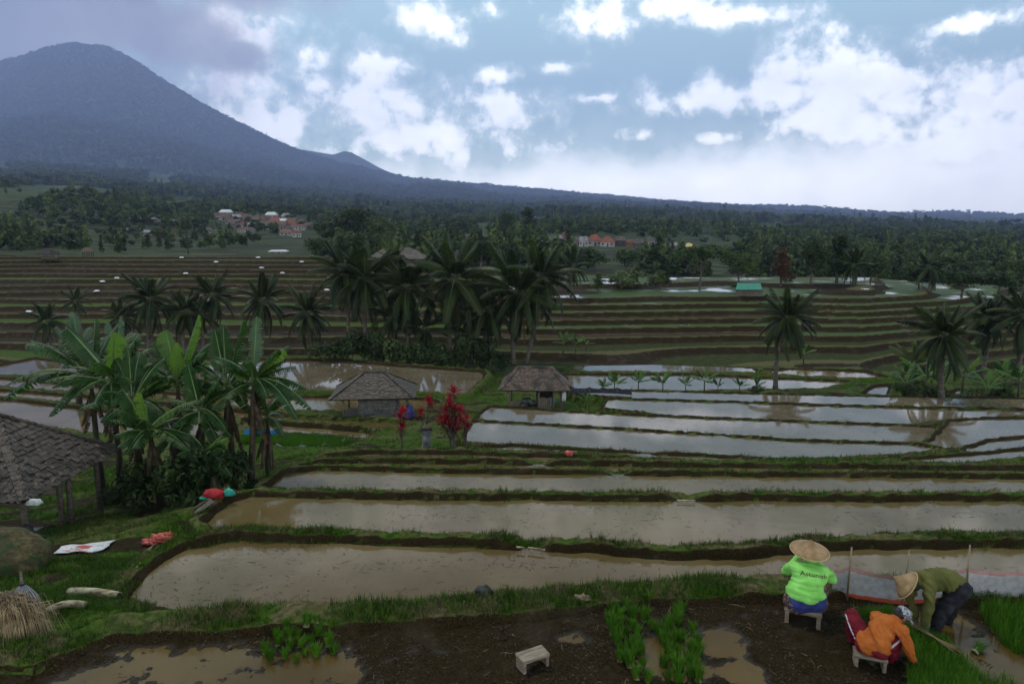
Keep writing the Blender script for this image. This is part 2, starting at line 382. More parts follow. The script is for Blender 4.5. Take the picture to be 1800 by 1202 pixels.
field('L6', -7.1, [(-300, 668), (0, 667), (150, 680), (320, 696), (320, 704), (150, 691), (0, 680), (-300, 684)], bh=.2, bw=.5, water=M_WATER)
field('L7', -6.75, [(-300, 688), (0, 688), (150, 700), (320, 715), (320, 722), (150, 711), (0, 697), (-300, 700)], bh=.2, bw=.5, water=M_WATER)
field('L8', -6.3, [(-300, 702), (0, 704), (150, 721), (340, 743), (420, 752), (420, 768), (300, 770), (180, 764), (90, 752), (0, 740), (-300, 722)], bh=.2, bw=.5, water=M_WATER)
field('V1', -8.7, [(1008, 644), (1150, 642), (1320, 648), (1332, 656), (1200, 656), (1010, 654)], bh=.25, bw=.5, slope=1.5, water=M_WATER2)
field('V2', -8.3, [(985, 660), (1200, 660), (1400, 668), (1490, 672), (1440, 684), (1200, 688), (990, 684)], bh=.2, bw=.45, slope=1.5, water=M_WATER2)
field('V3', -8.6, [(1345, 652), (1400, 650), (1520, 654), (1560, 666), (1480, 666), (1370, 660)], bh=.25, bw=.5, slope=1.5, water=M_WATER)
field('V4', -8.0, [(1520, 694), (1540, 680), (1562, 679), (1556, 696)], bh=.2, bw=.4, slope=1.5, water=M_WATER2)
field('V5', -7.9, [(1670, 693), (1690, 686), (1725, 688), (1720, 700)], bh=.2, bw=.4, slope=1.5, water=M_WATER2)
GAPS = [(*P(932, 964, -1.5).xy, .30), (*P(1206, 881, -2.2).xy, .34), (*P(1086, 832, -3.0).xy, .38), (*P(948, 815, -3.6).xy, .42), (*P(1268, 765, -5.0).xy, .34),
        (*P(1000, 748, -5.0).xy, .01), (*P(1355, 738, -5.6).xy, .32), (*P(1176, 731, -5.6).xy, .32), (*P(1192, 690, -6.8).xy, .35), (*P(1292, 706, -6.2).xy, .35), (*P(1135, 798, -4.6).xy, .35)]

def sdpoly(px, py, V):
    n = len(V); d = np.full(px.shape, 1e18); s = np.ones(px.shape)
    j = n - 1
    for i in range(n):
        ex, ey = V[j] - V[i]; wx = px - V[i, 0]; wy = py - V[i, 1]
        tt = np.clip((wx * ex + wy * ey) / (ex * ex + ey * ey + 1e-12), 0, 1)
        bx = wx - ex * tt; by = wy - ey * tt; d = np.minimum(d, bx * bx + by * by)
        c1 = py >= V[i, 1]; c2 = py < V[j, 1]; c3 = ex * wy > ey * wx
        flip = (c1 & c2 & c3) | (~c1 & ~c2 & ~c3); s = np.where(flip, -s, s); j = i
    return s * np.sqrt(d)
BASE_Y = np.array([0, 5, 7.4, 8.6, 9.6, 12, 14, 16, 20, 24, 30, 36, 42, 50, 56, 62, 70])
BASE_Z = np.array([-.45, -.6, -.85, -1.0, -1.4, -1.95, -2.45, -2.85, -3.75, -4.5, -5.6, -6.5, -7.2, -8.1, -8.6, -9.0, -9.2])
# far country: photo row of the ground at each distance, by photo column (a survey table)
FC = np.array([-500, 0, 125, 230, 300, 400, 550, 720, 900, 1060, 1200, 1400, 1600, 1800, 2300.])
FT = {138: [452, 452, 453, 455, 456, 458, 462, 468, 480, 490, 500, 505, 508, 515, 530],
      165: [449, 449, 449, 449, 450, 452, 456, 462, 470, 476, 486, 495, 500, 508, 520],
      220: [430, 434, 436, 438, 438, 440, 442, 445, 446, 448, 456, 466, 470, 474, 480],
      320: [390, 402, 406, 408, 414, 419, 421, 422, 423, 424, 428, 440, 444, 446, 450],
      450: [320, 340, 352, 370, 380, 387, 394, 409, 411, 412, 417, 426, 430, 432, 438],
      650: [318, 332, 345, 358, 366, 372, 382, 396, 397, 398, 402, 411, 416, 420, 425],
      1200: [316, 324, 333, 343, 350, 360, 372, 382, 385, 386, 390, 400, 407, 413, 418],
      2000: [300, 312, 318, 326, 332, 342, 354, 366, 372, 375, 380, 393, 402, 409, 414],
      3600: [270, 290, 296, 304, 311, 323, 338, 355, 365, 368, 374, 385, 395, 402, 406],
      6000: [190, 212, 210, 224, 240, 270, 304, 332, 350, 356, 365, 377, 387, 394, 398],
      8400: [150, 116, 86, 108, 155, 213, 281, 318, 334, 348, 360, 374, 382, 389, 394],
      9300: [330, 320, 310, 310, 320, 330, 345, 362, 378, 388, 392, 396, 400, 402, 404],
      10800: [398, 398, 398, 398, 398, 398, 398, 398, 398, 398, 398, 398, 398, 398, 398]}
MTN = np.array([(-500, 250), (-150, 150), (0, 113), (60, 96), (100, 84), (125, 80), (150, 83), (190, 86), (230, 106), (260, 126), (280, 141), (340, 181), (400, 212), (470, 246), (530, 271), (600, 292), (720, 317), (900, 333), (1060, 347), (1200, 360), (1400, 374), (1600, 382), (1800, 389), (2300, 394)], float)
FD = np.array(sorted(FT)); FZ = []
def rowz(py, y): v = (py - 601) / 1200; return EYE - y * (ST + v * CT) / (CT - v * ST)
FU = (FC - 900) / 1200
for dd in FD:
    FZ.append([rowz(p, dd) for p in FT[dd]])
FZ = np.array(FZ)
def _far(u, y):
    ly = np.log(np.clip(y, FD[0], FD[-1])); LD = np.log(FD)
    k = np.clip(np.searchsorted(LD, ly, side='right') - 1, 0, len(LD) - 2)
    f = (ly - LD[k]) / (LD[k + 1] - LD[k])
    ci = np.clip(np.searchsorted(FU, u, side='right') - 1, 0, len(FU) - 2)
    g = np.clip((u - FU[ci]) / (FU[ci + 1] - FU[ci]), 0, 1); g = g * g * (3 - 2 * g) * .5 + g * .5
    a = FZ[k, ci] * (1 - g) + FZ[k, ci + 1] * g; b = FZ[k + 1, ci] * (1 - g) + FZ[k + 1, ci + 1] * g
    z = a * (1 - f) + b * f
    pm_ = np.interp(u * 1200 + 900, MTN[:, 0], MTN[:, 1]); crest = rowz(pm_, 8400.0)   # the volcano's own outline
    wgt = np.clip(1 - np.abs(y - 8400) / 1400, 0, 1); return z * (1 - wgt) + (crest * (1 - np.abs(y - 8400) / 12000)) * wgt
def far_z(x, y):
    z = _far(x / (y * 1.0), y)
    for _ in range(2): z = _far(x / np.maximum(y * CT - (z - EYE) * ST, 1.0), y)      # columns were surveyed along the sight lines
    amp = np.clip((y - 150) / 2200, 0.0, 1.0)
    z = z + (fbm(x / 150, y / 150, 4, 5) - .5) * 46 * amp * np.clip(1.2 - y / 8600, .3, 1)
    z = z + (fbm(x / 620 + y / 3000, y / 2600, 4, 9) - .5) * 190 * np.clip((y - 3600) / 2500, 0, 1) * np.clip((8300 - y) / 1200, 0, 1)
    return z
STEP = 0.56
def hills(x, y):
    u = x / y
    hl = -9.3 + (y - 70) / 62 * 8.1 + 0.5 * np.sin(x / 26 + 1.0) * sstep(74, 90, y)
    hl = np.minimum(hl, -1.05 + (y - 132) * 0.012)
    hr = -9.25 + 4.35 * sstep(64, 100, y) + np.clip((y - 64) / 36, 0, 1) * 0.0
    hr = np.where(y > 100, -4.9 + (y - 100) * 0.012, hr) - np.clip(u - .52, 0, 1) * 9
    hr = hr - np.clip(y - 121, 0, 40) * 0.11
    k = sstep(-0.27, 0.11, u + 0.02 * np.sin(y / 9))
    z0 = hl * (1 - k) + hr * k + 1.5 * (fbm(x / 32, y / 24, 3, 3) - .5)
    st = STEP; q = (z0 + 9.6) / st; n = np.floor(q); t = q - n
    rise = sstep(0.02, 0.24, t)
    zq = -9.6 + (n + rise) * st + 0.05 * np.exp(-((t - .27) / .05) ** 2)
    wet = (t > 0.34) & (t < 0.985)
    return zq, wet, n, k, t
def ground(x, y, full=False):
    x = np.asarray(x, float); y = np.asarray(y, float)
    sc_ = np.clip(y, 6, 60)
    base = np.interp(y, BASE_Y, BASE_Z) + (fbm(x * .7, y * .7, 4, 2) - .5) * 0.35
    base = base - 0.13 * np.clip(-x - 8, 0, 6) * sstep(10, 13, y) * (1 - sstep(22, 30, y))
    base = np.where(y < 30, np.minimum(base, np.interp(y, BASE_Y, BASE_Z) + 0.1), base)
    mud = np.zeros(x.shape); wet = np.zeros(x.shape); dry = 0.35 * (fbm(x * .4, y * .4, 3, 8) > .52)
    bx = x + (fbm(x * 2.2, y * 2.2, 3, 21) - .5) * 0.016 * np.minimum(sc_, 15); by = y + (fbm(x * 2.2, y * 2.2, 3, 25) - .5) * 0.016 * np.minimum(sc_, 15)
    gapf = np.ones(x.shape)
    for gx, gy, gr in GAPS: gapf = np.minimum(gapf, 1 - np.exp(-(((x - gx) ** 2 + (y - gy) ** 2) / gr ** 2) ** 1.5))
    h = base.copy(); inside = np.zeros(x.shape, bool); cones = np.full(x.shape, -99.0); hin = np.full(x.shape, -99.0)
    on_t = np.zeros(x.shape, bool)
    lump = (fbm(x * 3.1, y * 3.1, 3, 31) - .35)
    for f in FIELDS:
        V = f['V']; mg = 3.0
        sel = (x > V[:, 0].min() - mg) & (x < V[:, 0].max() + mg) & (y > V[:, 1].min() - mg) & (y < V[:, 1].max() + mg)
        if not sel.any(): continue
        d = sdpoly(bx[sel], by[sel], V); g = gapf[sel]
        ins = d < 0
        bot = f['z'] - np.minimum(f['deep'], -d * 0.9) if f['deep'] > 0 else np.full(d.shape, f['z'] - f['deep'])
        face = 0.05 + 0.004 * sc_[sel]
        bhh = f['bh'] * (0.75 + 0.9 * lump[sel]) * g - (1 - g) * 0.02
        c = f['z'] + bhh * sstep(0, face, d) - f['slope'] * np.maximum(0, d - f['bw'])
        c = np.where(ins, -99, c)
        cs = cones[sel]; top = c > cs; cones[sel] = np.maximum(cs, c)
        near = np.exp(-(np.abs(d - face * .3) / (face * .9)) ** 2) * (~ins) + ins * 1.0
        ms = mud[sel]; mud[sel] = np.where(top | ins, np.maximum(near, 0.0), ms)
        dr = dry[sel]; dry[sel] = np.where(top & (d < f['bw']), np.clip(lump[sel] * 2.4, 0, 1), dr)
        if f['name'] == 'seedling_terrace': on_t[sel] = ins
        hs = hin[sel]; hin[sel] = np.where(ins, bot, hs); i2 = inside[sel]; inside[sel] = i2 | ins
    h = np.where(inside, np.maximum(hin, cones), np.maximum(base, cones))
    mud = np.where(~inside & (base > cones + .01), np.clip(0.15 + 0.5 * (fbm(x * .9, y * .9, 3, 44) > .6), 0, 1), mud)
    # the seedling terrace itself: trodden mud with shallow puddles
    if on_t.any():
        def pud(px, py, rx, ry):
            c = P(px, py, TZ); return np.exp(-(((x - c.x) / rx) ** 2 + ((y - c.y) / ry) ** 2) ** 2)
        basin = np.maximum.reduce([pud(330, 1190, 1.35, 0.62), pud(560, 1180, .62, .42), pud(1180, 1150, .52, .50), pud(1260, 1130, .40, .42), pud(1640, 1110, .75, .75), pud(1720, 1150, .8, .8), pud(1300, 1180, .3, .3), pud(200, 1200, .8, .4), pud(1010, 1120, .22, .16)])
        rough = (fbm(x * 5.5, y * 5.5, 4, 61) - .5) * 0.110 + (fbm(x * 21, y * 21, 3, 67) - .5) * 0.050
        ht = TZ + 0.035 + rough - basin * 0.075
        h = np.where(on_t, ht, h); mud = np.where(on_t, 1.0, mud)
        dry = np.where(on_t, 0, dry)
    far = sstep(60, 66, y)
    hz, tw, tn, tk, tt = hills(x, np.maximum(y, 50))
    blend = far > 0
    hill_h = np.where(blend, h * (1 - far) + np.maximum(hz, h - 50 * far) * far, h)
    h = np.where(blend & ~(inside & (y < 72)), hill_h, h)
    stepr = _hash(tn.astype(np.int64), (tk > .72).astype(np.int64), 3)
    onh = (far > .9) & ~inside
    wet = np.where(onh & tw & ((tk > .72) & (h > -8.3) | (stepr > .93)), 1.0, wet)
    mud = np.where(onh, np.where(tt < .22, 1.0, np.where(tt > .4, np.where(tk > .72, np.where(h > -8.2, .05, .5), np.where(stepr > .35, .8, .2)), 0.0)), mud)
    dry = np.where(onh, np.where((tt > .2) & (tt < .4), .75, np.where(tk > .72, .1, .35 * (stepr > .5))), dry)
    dry = np.where(wet > .5, np.where(_hash(tn.astype(np.int64), np.floor(x / 17 + .35 * tn).astype(np.int64), 5) < .42, 1.0, 0.0) * (x / y < .42), dry)
    ff = sstep(128, 142, y)
    if (ff > 0).any(): h = np.where(ff > 0, h * (1 - ff) + far_z(x, np.maximum(y, 130)) * ff, h)
    return (h, mud, wet, dry) if full else h
def gz(x, y): return float(ground(np.array([x]), np.array([y]))[0])
def GP(px, py, y0=3.0, y1=9000.0):            # where the sight line of a photo pixel meets the ground
    d = ray(px, py); ys = np.exp(np.linspace(math.log(y0), math.log(y1), 1600)); t = ys / d.y
    g = np.where(ys < 140, ground(d.x * t, np.minimum(ys, 141)), far_z(d.x * t, np.maximum(ys, 140)))
    k = np.argmax(EYE + d.z * t < g)
    return Vector((d.x * t[k], ys[k], float(g[k])))

def grid_mesh(name, xs, ys, hfun, mat, zones=True):
    # xs: fan of slopes x/y, ys: rows
    U, Yg = np.meshgrid(xs, ys); Xg = U * (Yg + 2.0)
    res = hfun(Xg.ravel(), Yg.ravel())
    h = res[0] if zones else res
    V = np.column_stack([Xg.ravel(), Yg.ravel(), h])
    nx, ny = len(xs), len(ys); i = (np.arange(ny - 1)[:, None] * nx + np.arange(nx - 1)[None, :]).ravel()
    F = np.column_stack([i, i + 1, i + nx + 1, i + nx])
    me = mesh_np(name, V, F, mat, smooth=True)
    if zones:
        a = me.color_attributes.new('zone', 'FLOAT_COLOR', 'POINT')
        a.data.foreach_set('color', np.column_stack([res[1], res[2], res[3], np.ones(len(h))]).astype(np.float32).ravel())
    o = bpy.data.objects.new(name, me); link(o); o['kind'] = 'structure'; return o
us = np.concatenate([np.linspace(-1.35, -.86, 30)[:-1], np.linspace(-.86, .86, 430), np.linspace(.86, 1.35, 30)[1:]])
ys = [2.6]
while ys[-1] < 62: ys.append(ys[-1] + max(.028, .0048 * ys[-1]))
while ys[-1] < 134: ys.append(ys[-1] + .27)
ys += [137, 140, 143]
grid_mesh('terraced_ground', us, np.array(ys), lambda x, y: ground(x, y, True), M_TERR)

for f in FIELDS:
    if f['water'] is None: continue
    V = f['V']; c = V.mean(0)
    e = np.roll(V, -1, 0) - np.roll(V, 1, 0); nrm = np.column_stack([e[:, 1], -e[:, 0]]); nrm /= np.linalg.norm(nrm, axis=1)[:, None] + 1e-9
    A2 = np.sum(V[:, 0] * np.roll(V[:, 1], -1) - np.roll(V[:, 0], -1) * V[:, 1])
    nrm *= 1 if A2 > 0 else -1
    W = V + nrm * (0.10 if f['name'] == 'seedling_terrace' else min(.25, 0.06 + .004 * c[1], f['bw'] * .45))
    zw = f['z'] - (0.012 if f['name'] == 'seedling_terrace' else 0)
    idx = list(range(len(W))); idx = idx if A2 > 0 else idx[::-1]
    me = bpy.data.meshes.new('paddy_water'); me.from_pydata([(a, b, zw) for a, b in W], [], [idx]); me.materials.append(f['water']); me.update()
    o = bpy.data.objects.new('paddy_water', me); link(o); o['kind'] = 'structure'

# ------------------------------------------------------------------ far country
def far_mat():
    m = newmat('forest_floor'); t = NT(m); v = coord(t, 'World')
    n1 = t.noise(v, 0.02, 6, 0.6); n2 = t.noise(v, 0.14, 5, 0.6)
    c = t.mix(t.ramp(n2, 0.35, 0.65), (0.014, 0.026, 0.009), (0.046, 0.070, 0.020))
    c = t.mix(t.math('MULTIPLY', t.ramp(n1, 0.52, 0.66), 0.7), c, (0.075, 0.100, 0.030))
    z = t.n('ShaderNodeSeparateXYZ', {0: v}).outputs
    band = t.math('FRACT', t.math('ADD', t.math('MULTIPLY', z[2], 0.62), t.math('MULTIPLY', n1, 1.2)))
    near = t.math('SUBTRACT', 1.0, t.ramp(z[1], 330, 520))
    c = t.mix(t.math('MULTIPLY', near, t.math('MULTIPLY', t.ramp(band, 0.72, 0.9), 0.7)), c, (0.016, 0.016, 0.010))
    b2 = t.math('FRACT', t.math('ADD', t.math('MULTIPLY', z[1], 0.085), t.math('MULTIPLY', t.noise(v, .012, 2, .5), 5.0)))
    c = t.mix(t.math('MULTIPLY', near, t.math('MULTIPLY', t.ramp(b2, 0.62, 0.72), .85)), c, (0.020, 0.017, 0.009))
    c = t.mix(t.math('MULTIPLY', near, t.math('MULTIPLY', t.math('SUBTRACT', 1.0, t.ramp(b2, 0.06, 0.12)), .6)), c, (0.14, 0.14, 0.085))
    b = t.n('ShaderNodeBsdfPrincipled', {'Base Color': c, 'Roughness': 0.9, 'Specular IOR Level': 0.1, 'Normal': t.bump(n2, 1.0, 3.0)})
    t.out(b.outputs[0]); return m
M_FAR = far_mat()
ysf = np.exp(np.linspace(math.log(139), math.log(10800), 360)); usf = np.linspace(-1.4, 1.4, 360)
def farh(x, y): return far_z(x, y) - 0.4 * (y < 143)
o = grid_mesh('far_terrain', usf, ysf, farh, M_FAR, zones=False)
# a paler volcano farther off
px_ = np.array([380, 460, 530, 560, 585, 605, 618, 640, 665, 685, 760, 900]); py_ = np.array([330, 285, 263, 268, 272, 266, 268, 280, 294, 303, 325, 360])
V = []; F = []
for j, (yy, fr) in enumerate([(9900, 0), (10200, .25), (10500, .6), (10800, 1.0), (11050, .6), (11200, 0)]):
    for a, b in zip(px_, py_):
        q = PD(a, b, 10800); zz_ = q.z * fr - 60 * (1 - fr) + (fbm(np.array([q.x / 200]), np.array([yy / 200.]), 3, 3)[0] - .5) * 140 * fr * (fr < 1)
        V.append((q.x, yy, zz_))
n = len(px_)
for j in range(5):
    for i in range(n - 1): F.append((j * n + i, j * n + i + 1, (j + 1) * n + i + 1, (j + 1) * n + i))
o = link(bpy.data.objects.new('distant_mountain', mesh_np('distant_mountain', V, F, M_FAR, smooth=True))); o['kind'] = 'structure'
# the plain and the sea beyond, out to the horizon
M_PLAIN = pm('plain_ground', (0.03, 0.045, 0.02), (0.05, 0.06, 0.03), scale=0.002, kind='World', rough=.9)
V = [(-12600, 10400, -28), (12600, 10400, -28), (12600, 11300, -28), (-12600, 11300, -28), (-12600, -850, -31), (12600, -850, -31)]
o = link(bpy.data.objects.new('plain', mesh_np('plain', V, [(4, 5, 2, 3)], M_PLAIN))); o['kind'] = 'structure'

# the air
hz = newmat('haze_air'); t = NT(hz)
pv = t.n('ShaderNodeVolumePrincipled', {'Color': (0.43, 0.55, 1.0), 'Density': 1.25e-4, 'Anisotropy': 0.0})
oo = t.n('ShaderNodeOutputMaterial'); t.t.links.new(pv.outputs[0], oo.inputs['Volume'])
mb = MB(); mb.box((0, 5300, 1140), (26000, 12400, 2350))
o = mb.build('haze', hz); o['kind'] = 'stuff'; tag(o, 'pale blue haze in the air over the valley')
# ------------------------------------------------------------------ plant materials
def leafmat(name, c1, c2, scale=2.0, trans=0.3, rough=0.5, rnd=0.25, spec=0.16):
    return pm(name, c1, c2, scale=scale, rough=rough, spec=spec, rnd=rnd, trans=trans)
M_LEAF = leafmat('tree_leaf', (0.018, 0.034, 0.010), (0.050, 0.080, 0.020), scale=.5)
M_LEAF2 = leafmat('tree_leaf_light', (0.034, 0.055, 0.014), (0.085, 0.115, 0.034), scale=.5)
M_LEAF3 = leafmat('tree_leaf_rusty', (0.040, 0.034, 0.012), (0.120, 0.045, 0.016), scale=.6)
M_FOREST = leafmat('forest_leaf', (0.018, 0.036, 0.010), (0.065, 0.095, 0.024), scale=.12, trans=.2, rnd=.45)
M_FOREST2 = leafmat('forest_leaf_light', (0.040, 0.064, 0.016), (0.10, 0.13, 0.035), scale=.12, trans=.2, rnd=.4)
M_BARK = pm('tree_bark', (0.05, 0.04, 0.03), (0.13, 0.11, 0.085), scale=5, rough=.9, bump=.6, bdist=.03)
M_PALMT = pm('palm_trunk', (0.055, 0.045, 0.034), (0.15, 0.13, 0.105), scale=3.0, rough=.9, bump=.8, bdist=.04, stretch=(1, 1, 6))
M_FROND = leafmat('palm_frond', (0.007, 0.016, 0.003), (0.030, 0.045, 0.009), scale=1.2, trans=.18, rnd=.3, rough=.42)
M_FRONDY = leafmat('palm_frond_young', (0.05, 0.08, 0.015), (0.10, 0.125, 0.03), scale=1.2, trans=.3, rnd=.3)
M_FRONDD = pm('palm_frond_dead', (0.07, 0.05, 0.03), (0.15, 0.11, 0.065), scale=2, rough=.85, trans=.15)
M_RACH = pm('palm_rachis', (0.07, 0.085, 0.03), (0.13, 0.13, 0.06), scale=3, rough=.6)
def banana_mat(name, c1, c2, tr):
    m = newmat(name); t = NT(m); uv = t.n('ShaderNodeUVMap', uv_map='UVMap').outputs[0]
    s = t.n('ShaderNodeSeparateXYZ', {0: uv}).outputs
    wv = t.n('ShaderNodeTexWave', {'Vector': uv, 'Scale': 30.0, 'Distortion': 1.5, 'Detail': 2.0}, bands_direction='X')
    nz = t.noise(coord(t), 1.4, 4)
    c = t.mix(t.ramp(nz, .35, .68), c1, c2); c = t.mix(t.math('MULTIPLY', wv.outputs[1], .22), c, (c2[0] * 1.5, c2[1] * 1.4, c2[2] * 1.6))
    edge = t.ramp(t.math('ADD', t.math('ABSOLUTE', s[1]), t.math('MULTIPLY', t.noise(coord(t), 9, 3), .3)), 1.08, 1.22)
    c = t.mix(t.math('MULTIPLY', edge, .7), c, (.13, .09, .03))
    b = t.n('ShaderNodeBsdfPrincipled', {'Base Color': c, 'Roughness': .4, 'Specular IOR Level': .22, 'Normal': t.bump(wv.outputs[1], .25, .01)})
    tl = t.n('ShaderNodeBsdfTranslucent', {'Color': t.mix(.5, c, (c2[0] * 1.8, c2[1] * 1.9, c2[2]))})
    mx = t.n('ShaderNodeMixShader', {0: tr, 1: b.outputs[0], 2: tl.outputs[0]}); t.out(mx.outputs[0]); return m
M_BAN = [banana_mat('banana_leaf', (0.008, 0.030, 0.004), (0.026, 0.070, 0.011), .28), banana_mat('banana_leaf_pale', (0.055, 0.120, 0.018), (0.095, 0.180, 0.030), .45),
         banana_mat('banana_leaf_grey', (0.040, 0.080, 0.040), (0.075, 0.125, 0.065), .25)]
M_BRIB = pm('banana_midrib', (0.10, 0.16, 0.05), (0.16, 0.22, 0.09), scale=4, rough=.45)
M_BDEAD = pm('banana_dead_leaf', (0.045, 0.032, 0.018), (0.11, 0.080, 0.048), scale=5, rough=.9, trans=.15)
M_BSTEM = pm('banana_stem', (0.040, 0.030, 0.020), (0.085, 0.080, 0.040), scale=2.2, rough=.7, bump=.5, bdist=.02, stretch=(3, 3, .6), c3=(.035, .022, .016), scale3=1.5)
M_BLADE = leafmat('grass_blade', (0.020, 0.060, 0.004), (0.075, 0.135, 0.012), scale=1.2, trans=.35, rnd=.6)
M_BLADED = leafmat('grass_blade_dry', (0.085, 0.070, 0.030), (0.17, 0.14, 0.07), scale=1.2, trans=.25, rnd=.3)
M_RICE = leafmat('rice_blade', (0.046, 0.130, 0.008), (0.090, 0.205, 0.016), scale=3, trans=.4, rnd=.2)
M_RICEB = pm('rice_root', (0.12, 0.13, 0.05), (0.20, 0.18, 0.09), scale=8, rough=.7)
M_STRAW = pm('straw', (0.14, 0.095, 0.045), (0.30, 0.22, 0.12), scale=5, rough=.75, rnd=.3)

# ------------------------------------------------------------------ scattering of uncountable stuff
def protos(cname, meshes):
    c = bpy.data.collections.new(cname)
    for i, me in enumerate(meshes):
        o = bpy.data.objects.new('%s_%02d' % (cname, i), me); c.objects.link(o)
    return c
def scatter(name, pts, rot, scl, idx, coll, label):
    me = bpy.data.meshes.new(name); me.vertices.add(len(pts)); me.vertices.foreach_set('co', np.asarray(pts, np.float32).ravel())
    a = me.attributes.new('rot', 'FLOAT_VECTOR', 'POINT'); a.data.foreach_set('vector', np.asarray(rot, np.float32).ravel())
    a = me.attributes.new('scl', 'FLOAT_VECTOR', 'POINT'); a.data.foreach_set('vector', np.asarray(scl, np.float32).ravel())
    a = me.attributes.new('idx', 'INT', 'POINT'); a.data.foreach_set('value', np.asarray(idx, np.int32))
    o = link(bpy.data.objects.new(name, me))
    g = bpy.data.node_groups.new('scatter_' + name, 'GeometryNodeTree')
    g.interface.new_socket('Geometry', in_out='INPUT', socket_type='NodeSocketGeometry'); g.interface.new_socket('Geometry', in_out='OUTPUT', socket_type='NodeSocketGeometry')
    N = g.nodes.new; gi = N('NodeGroupInput'); go = N('NodeGroupOutput'); ip = N('GeometryNodeInstanceOnPoints'); ci = N('GeometryNodeCollectionInfo')
    ci.inputs['Collection'].default_value = coll; ci.inputs['Separate Children'].default_value = True; ci.inputs['Reset Children'].default_value = True
    def attr(n, t):
        q = N('GeometryNodeInputNamedAttribute'); q.data_type = t; q.inputs['Name'].default_value = n; return q.outputs[0]
    L = g.links.new; L(gi.outputs[0], ip.inputs['Points']); L(ci.outputs[0], ip.inputs['Instance']); ip.inputs['Pick Instance'].default_value = True
    L(attr('idx', 'INT'), ip.inputs['Instance Index']); L(attr('rot', 'FLOAT_VECTOR'), ip.inputs['Rotation']); L(attr('scl', 'FLOAT_VECTOR'), ip.inputs['Scale'])
    L(ip.outputs[0], go.inputs[0])
    md = o.modifiers.new('scatter', 'NODES'); md.node_group = g
    return tag(o, label, kind='stuff')

def tuft(n, h, spread, wd, mat, seed, bend=.5, base=None):
    r = random.Random(seed); mb = MB()
    for i in range(n):
        a = r.uniform(0, 6.283); rr = spread * math.sqrt(r.random()); bx, by = rr * math.cos(a), rr * math.sin(a)
        hh = h * r.uniform(.55, 1.1); a2 = a + r.uniform(-.9, .9); le = hh * bend * r.uniform(.2, 1.0); dx, dy = math.cos(a2), math.sin(a2)
        sx, sy = -dy * wd / 2, dx * wd / 2
        p0 = (bx, by); p1 = (bx + dx * le * .35, by + dy * le * .35); p2 = (bx + dx * le, by + dy * le)
        V = [(p0[0] - sx, p0[1] - sy, -.02), (p0[0] + sx, p0[1] + sy, -.02), (p1[0] - sx * .8, p1[1] - sy * .8, hh * .6), (p1[0] + sx * .8, p1[1] + sy * .8, hh * .6), (p2[0], p2[1], hh * r.uniform(.85, 1.0))]
        mb.add(V, [(0, 1, 3, 2), (2, 3, 4)], 0)
    return mb.mesh('tuft', mat)
def fan_points(n, y0, y1, umax=.98):
    y = np.sqrt(rng.uniform(y0 * y0, y1 * y1, n)); u = rng.uniform(-umax, umax, n); return u * y, y
gp_, gr_, gs_, gi_ = [], [], [], []
for (n, y0, y1, s0, s1) in [(120000, 6.2, 13.5, .55, 1.15), (100000, 13.5, 27, .65, 1.25), (80000, 27, 60, .8, 1.6)]:
    x, y = fan_points(n, y0, y1); h, mud, wet, dry = ground(x, y, True)
    clump = fbm(x * 1.1, y * 1.1, 3, 77)
    keep = (mud < .42) & (rng.random(n) < np.clip((clump - .28) * 3.2, .08, 1.0))
    x, y, h, dry, clump = x[keep], y[keep], h[keep], dry[keep], clump[keep]; k = len(x)
    gp_.append(np.column_stack([x, y, h])); gr_.append(np.column_stack([rng.normal(0, .16, k), rng.normal(0, .16, k), rng.uniform(0, 6.28, k)]))
    s = rng.uniform(s0, s1, k) * (0.7 + .6 * clump) * np.where((h > TZ), 1.0, 1.0); gs_.append(np.column_stack([s, s, s * rng.uniform(.6, 1.3, k)]))
    isd = rng.random(k) < np.clip(.08 + .65 * dry, 0, .8); gi_.append(np.where(isd, rng.integers(4, 6, k), rng.integers(0, 4, k)))
GC = protos('grass_tuft', [tuft(9, .075, .05, .006, M_BLADE, 1, .7), tuft(8, .10, .045, .006, M_BLADE, 2, .6), tuft(10, .055, .06, .007, M_BLADE, 3, .9), tuft(7, .13, .04, .006, M_BLADE, 4, .55),
                           tuft(8, .05, .06, .006, M_BLADED, 5, 1.2), tuft(7, .08, .05, .005, M_BLADED, 6, .9)])
scatter('grass', np.concatenate(gp_), np.concatenate(gr_), np.concatenate(gs_), np.concatenate(gi_), GC, 'short green and dry grass on the bunds and banks')
# litter of straw and clods on the trodden mud, specks on the flooded fields
def litter_mesh(L, seed, mat, n=3):
    r = random.Random(seed); mb = MB()
    p = [Vector((-L / 2, 0, .006)), Vector((0, r.uniform(-.15, .15) * L, .012)), Vector((L / 2, r.uniform(-.1, .1) * L, .005))]
    mb.tube(p, [.0022, .003, .0016], n=3); return mb.mesh('litter', mat)
M_LITD = pm('litter_dark', (0.02, 0.014, 0.008), (0.06, 0.045, 0.026), scale=9, rough=.9)
M_CLOD = pm('mud_clod', (0.016, 0.011, 0.007), (0.055, 0.040, 0.024), scale=25, rough=.75, bump=.5)
def clod(seed):
    bm = bmesh.new(); bmesh.ops.create_icosphere(bm, subdivisions=1, radius=.02); r = random.Random(seed)
    for v in bm.verts: v.co *= r.uniform(.6, 1.3); v.co.z *= .6
    me = bpy.data.meshes.new('clod'); bm.to_mesh(me); bm.free(); me.materials.append(M_CLOD); return me
LC = protos('litter_piece', [litter_mesh(.12, 1, M_STRAW), litter_mesh(.2, 2, M_STRAW), litter_mesh(.07, 3, M_LITD), litter_mesh(.13, 4, M_LITD), clod(1), clod(2), clod(3)])
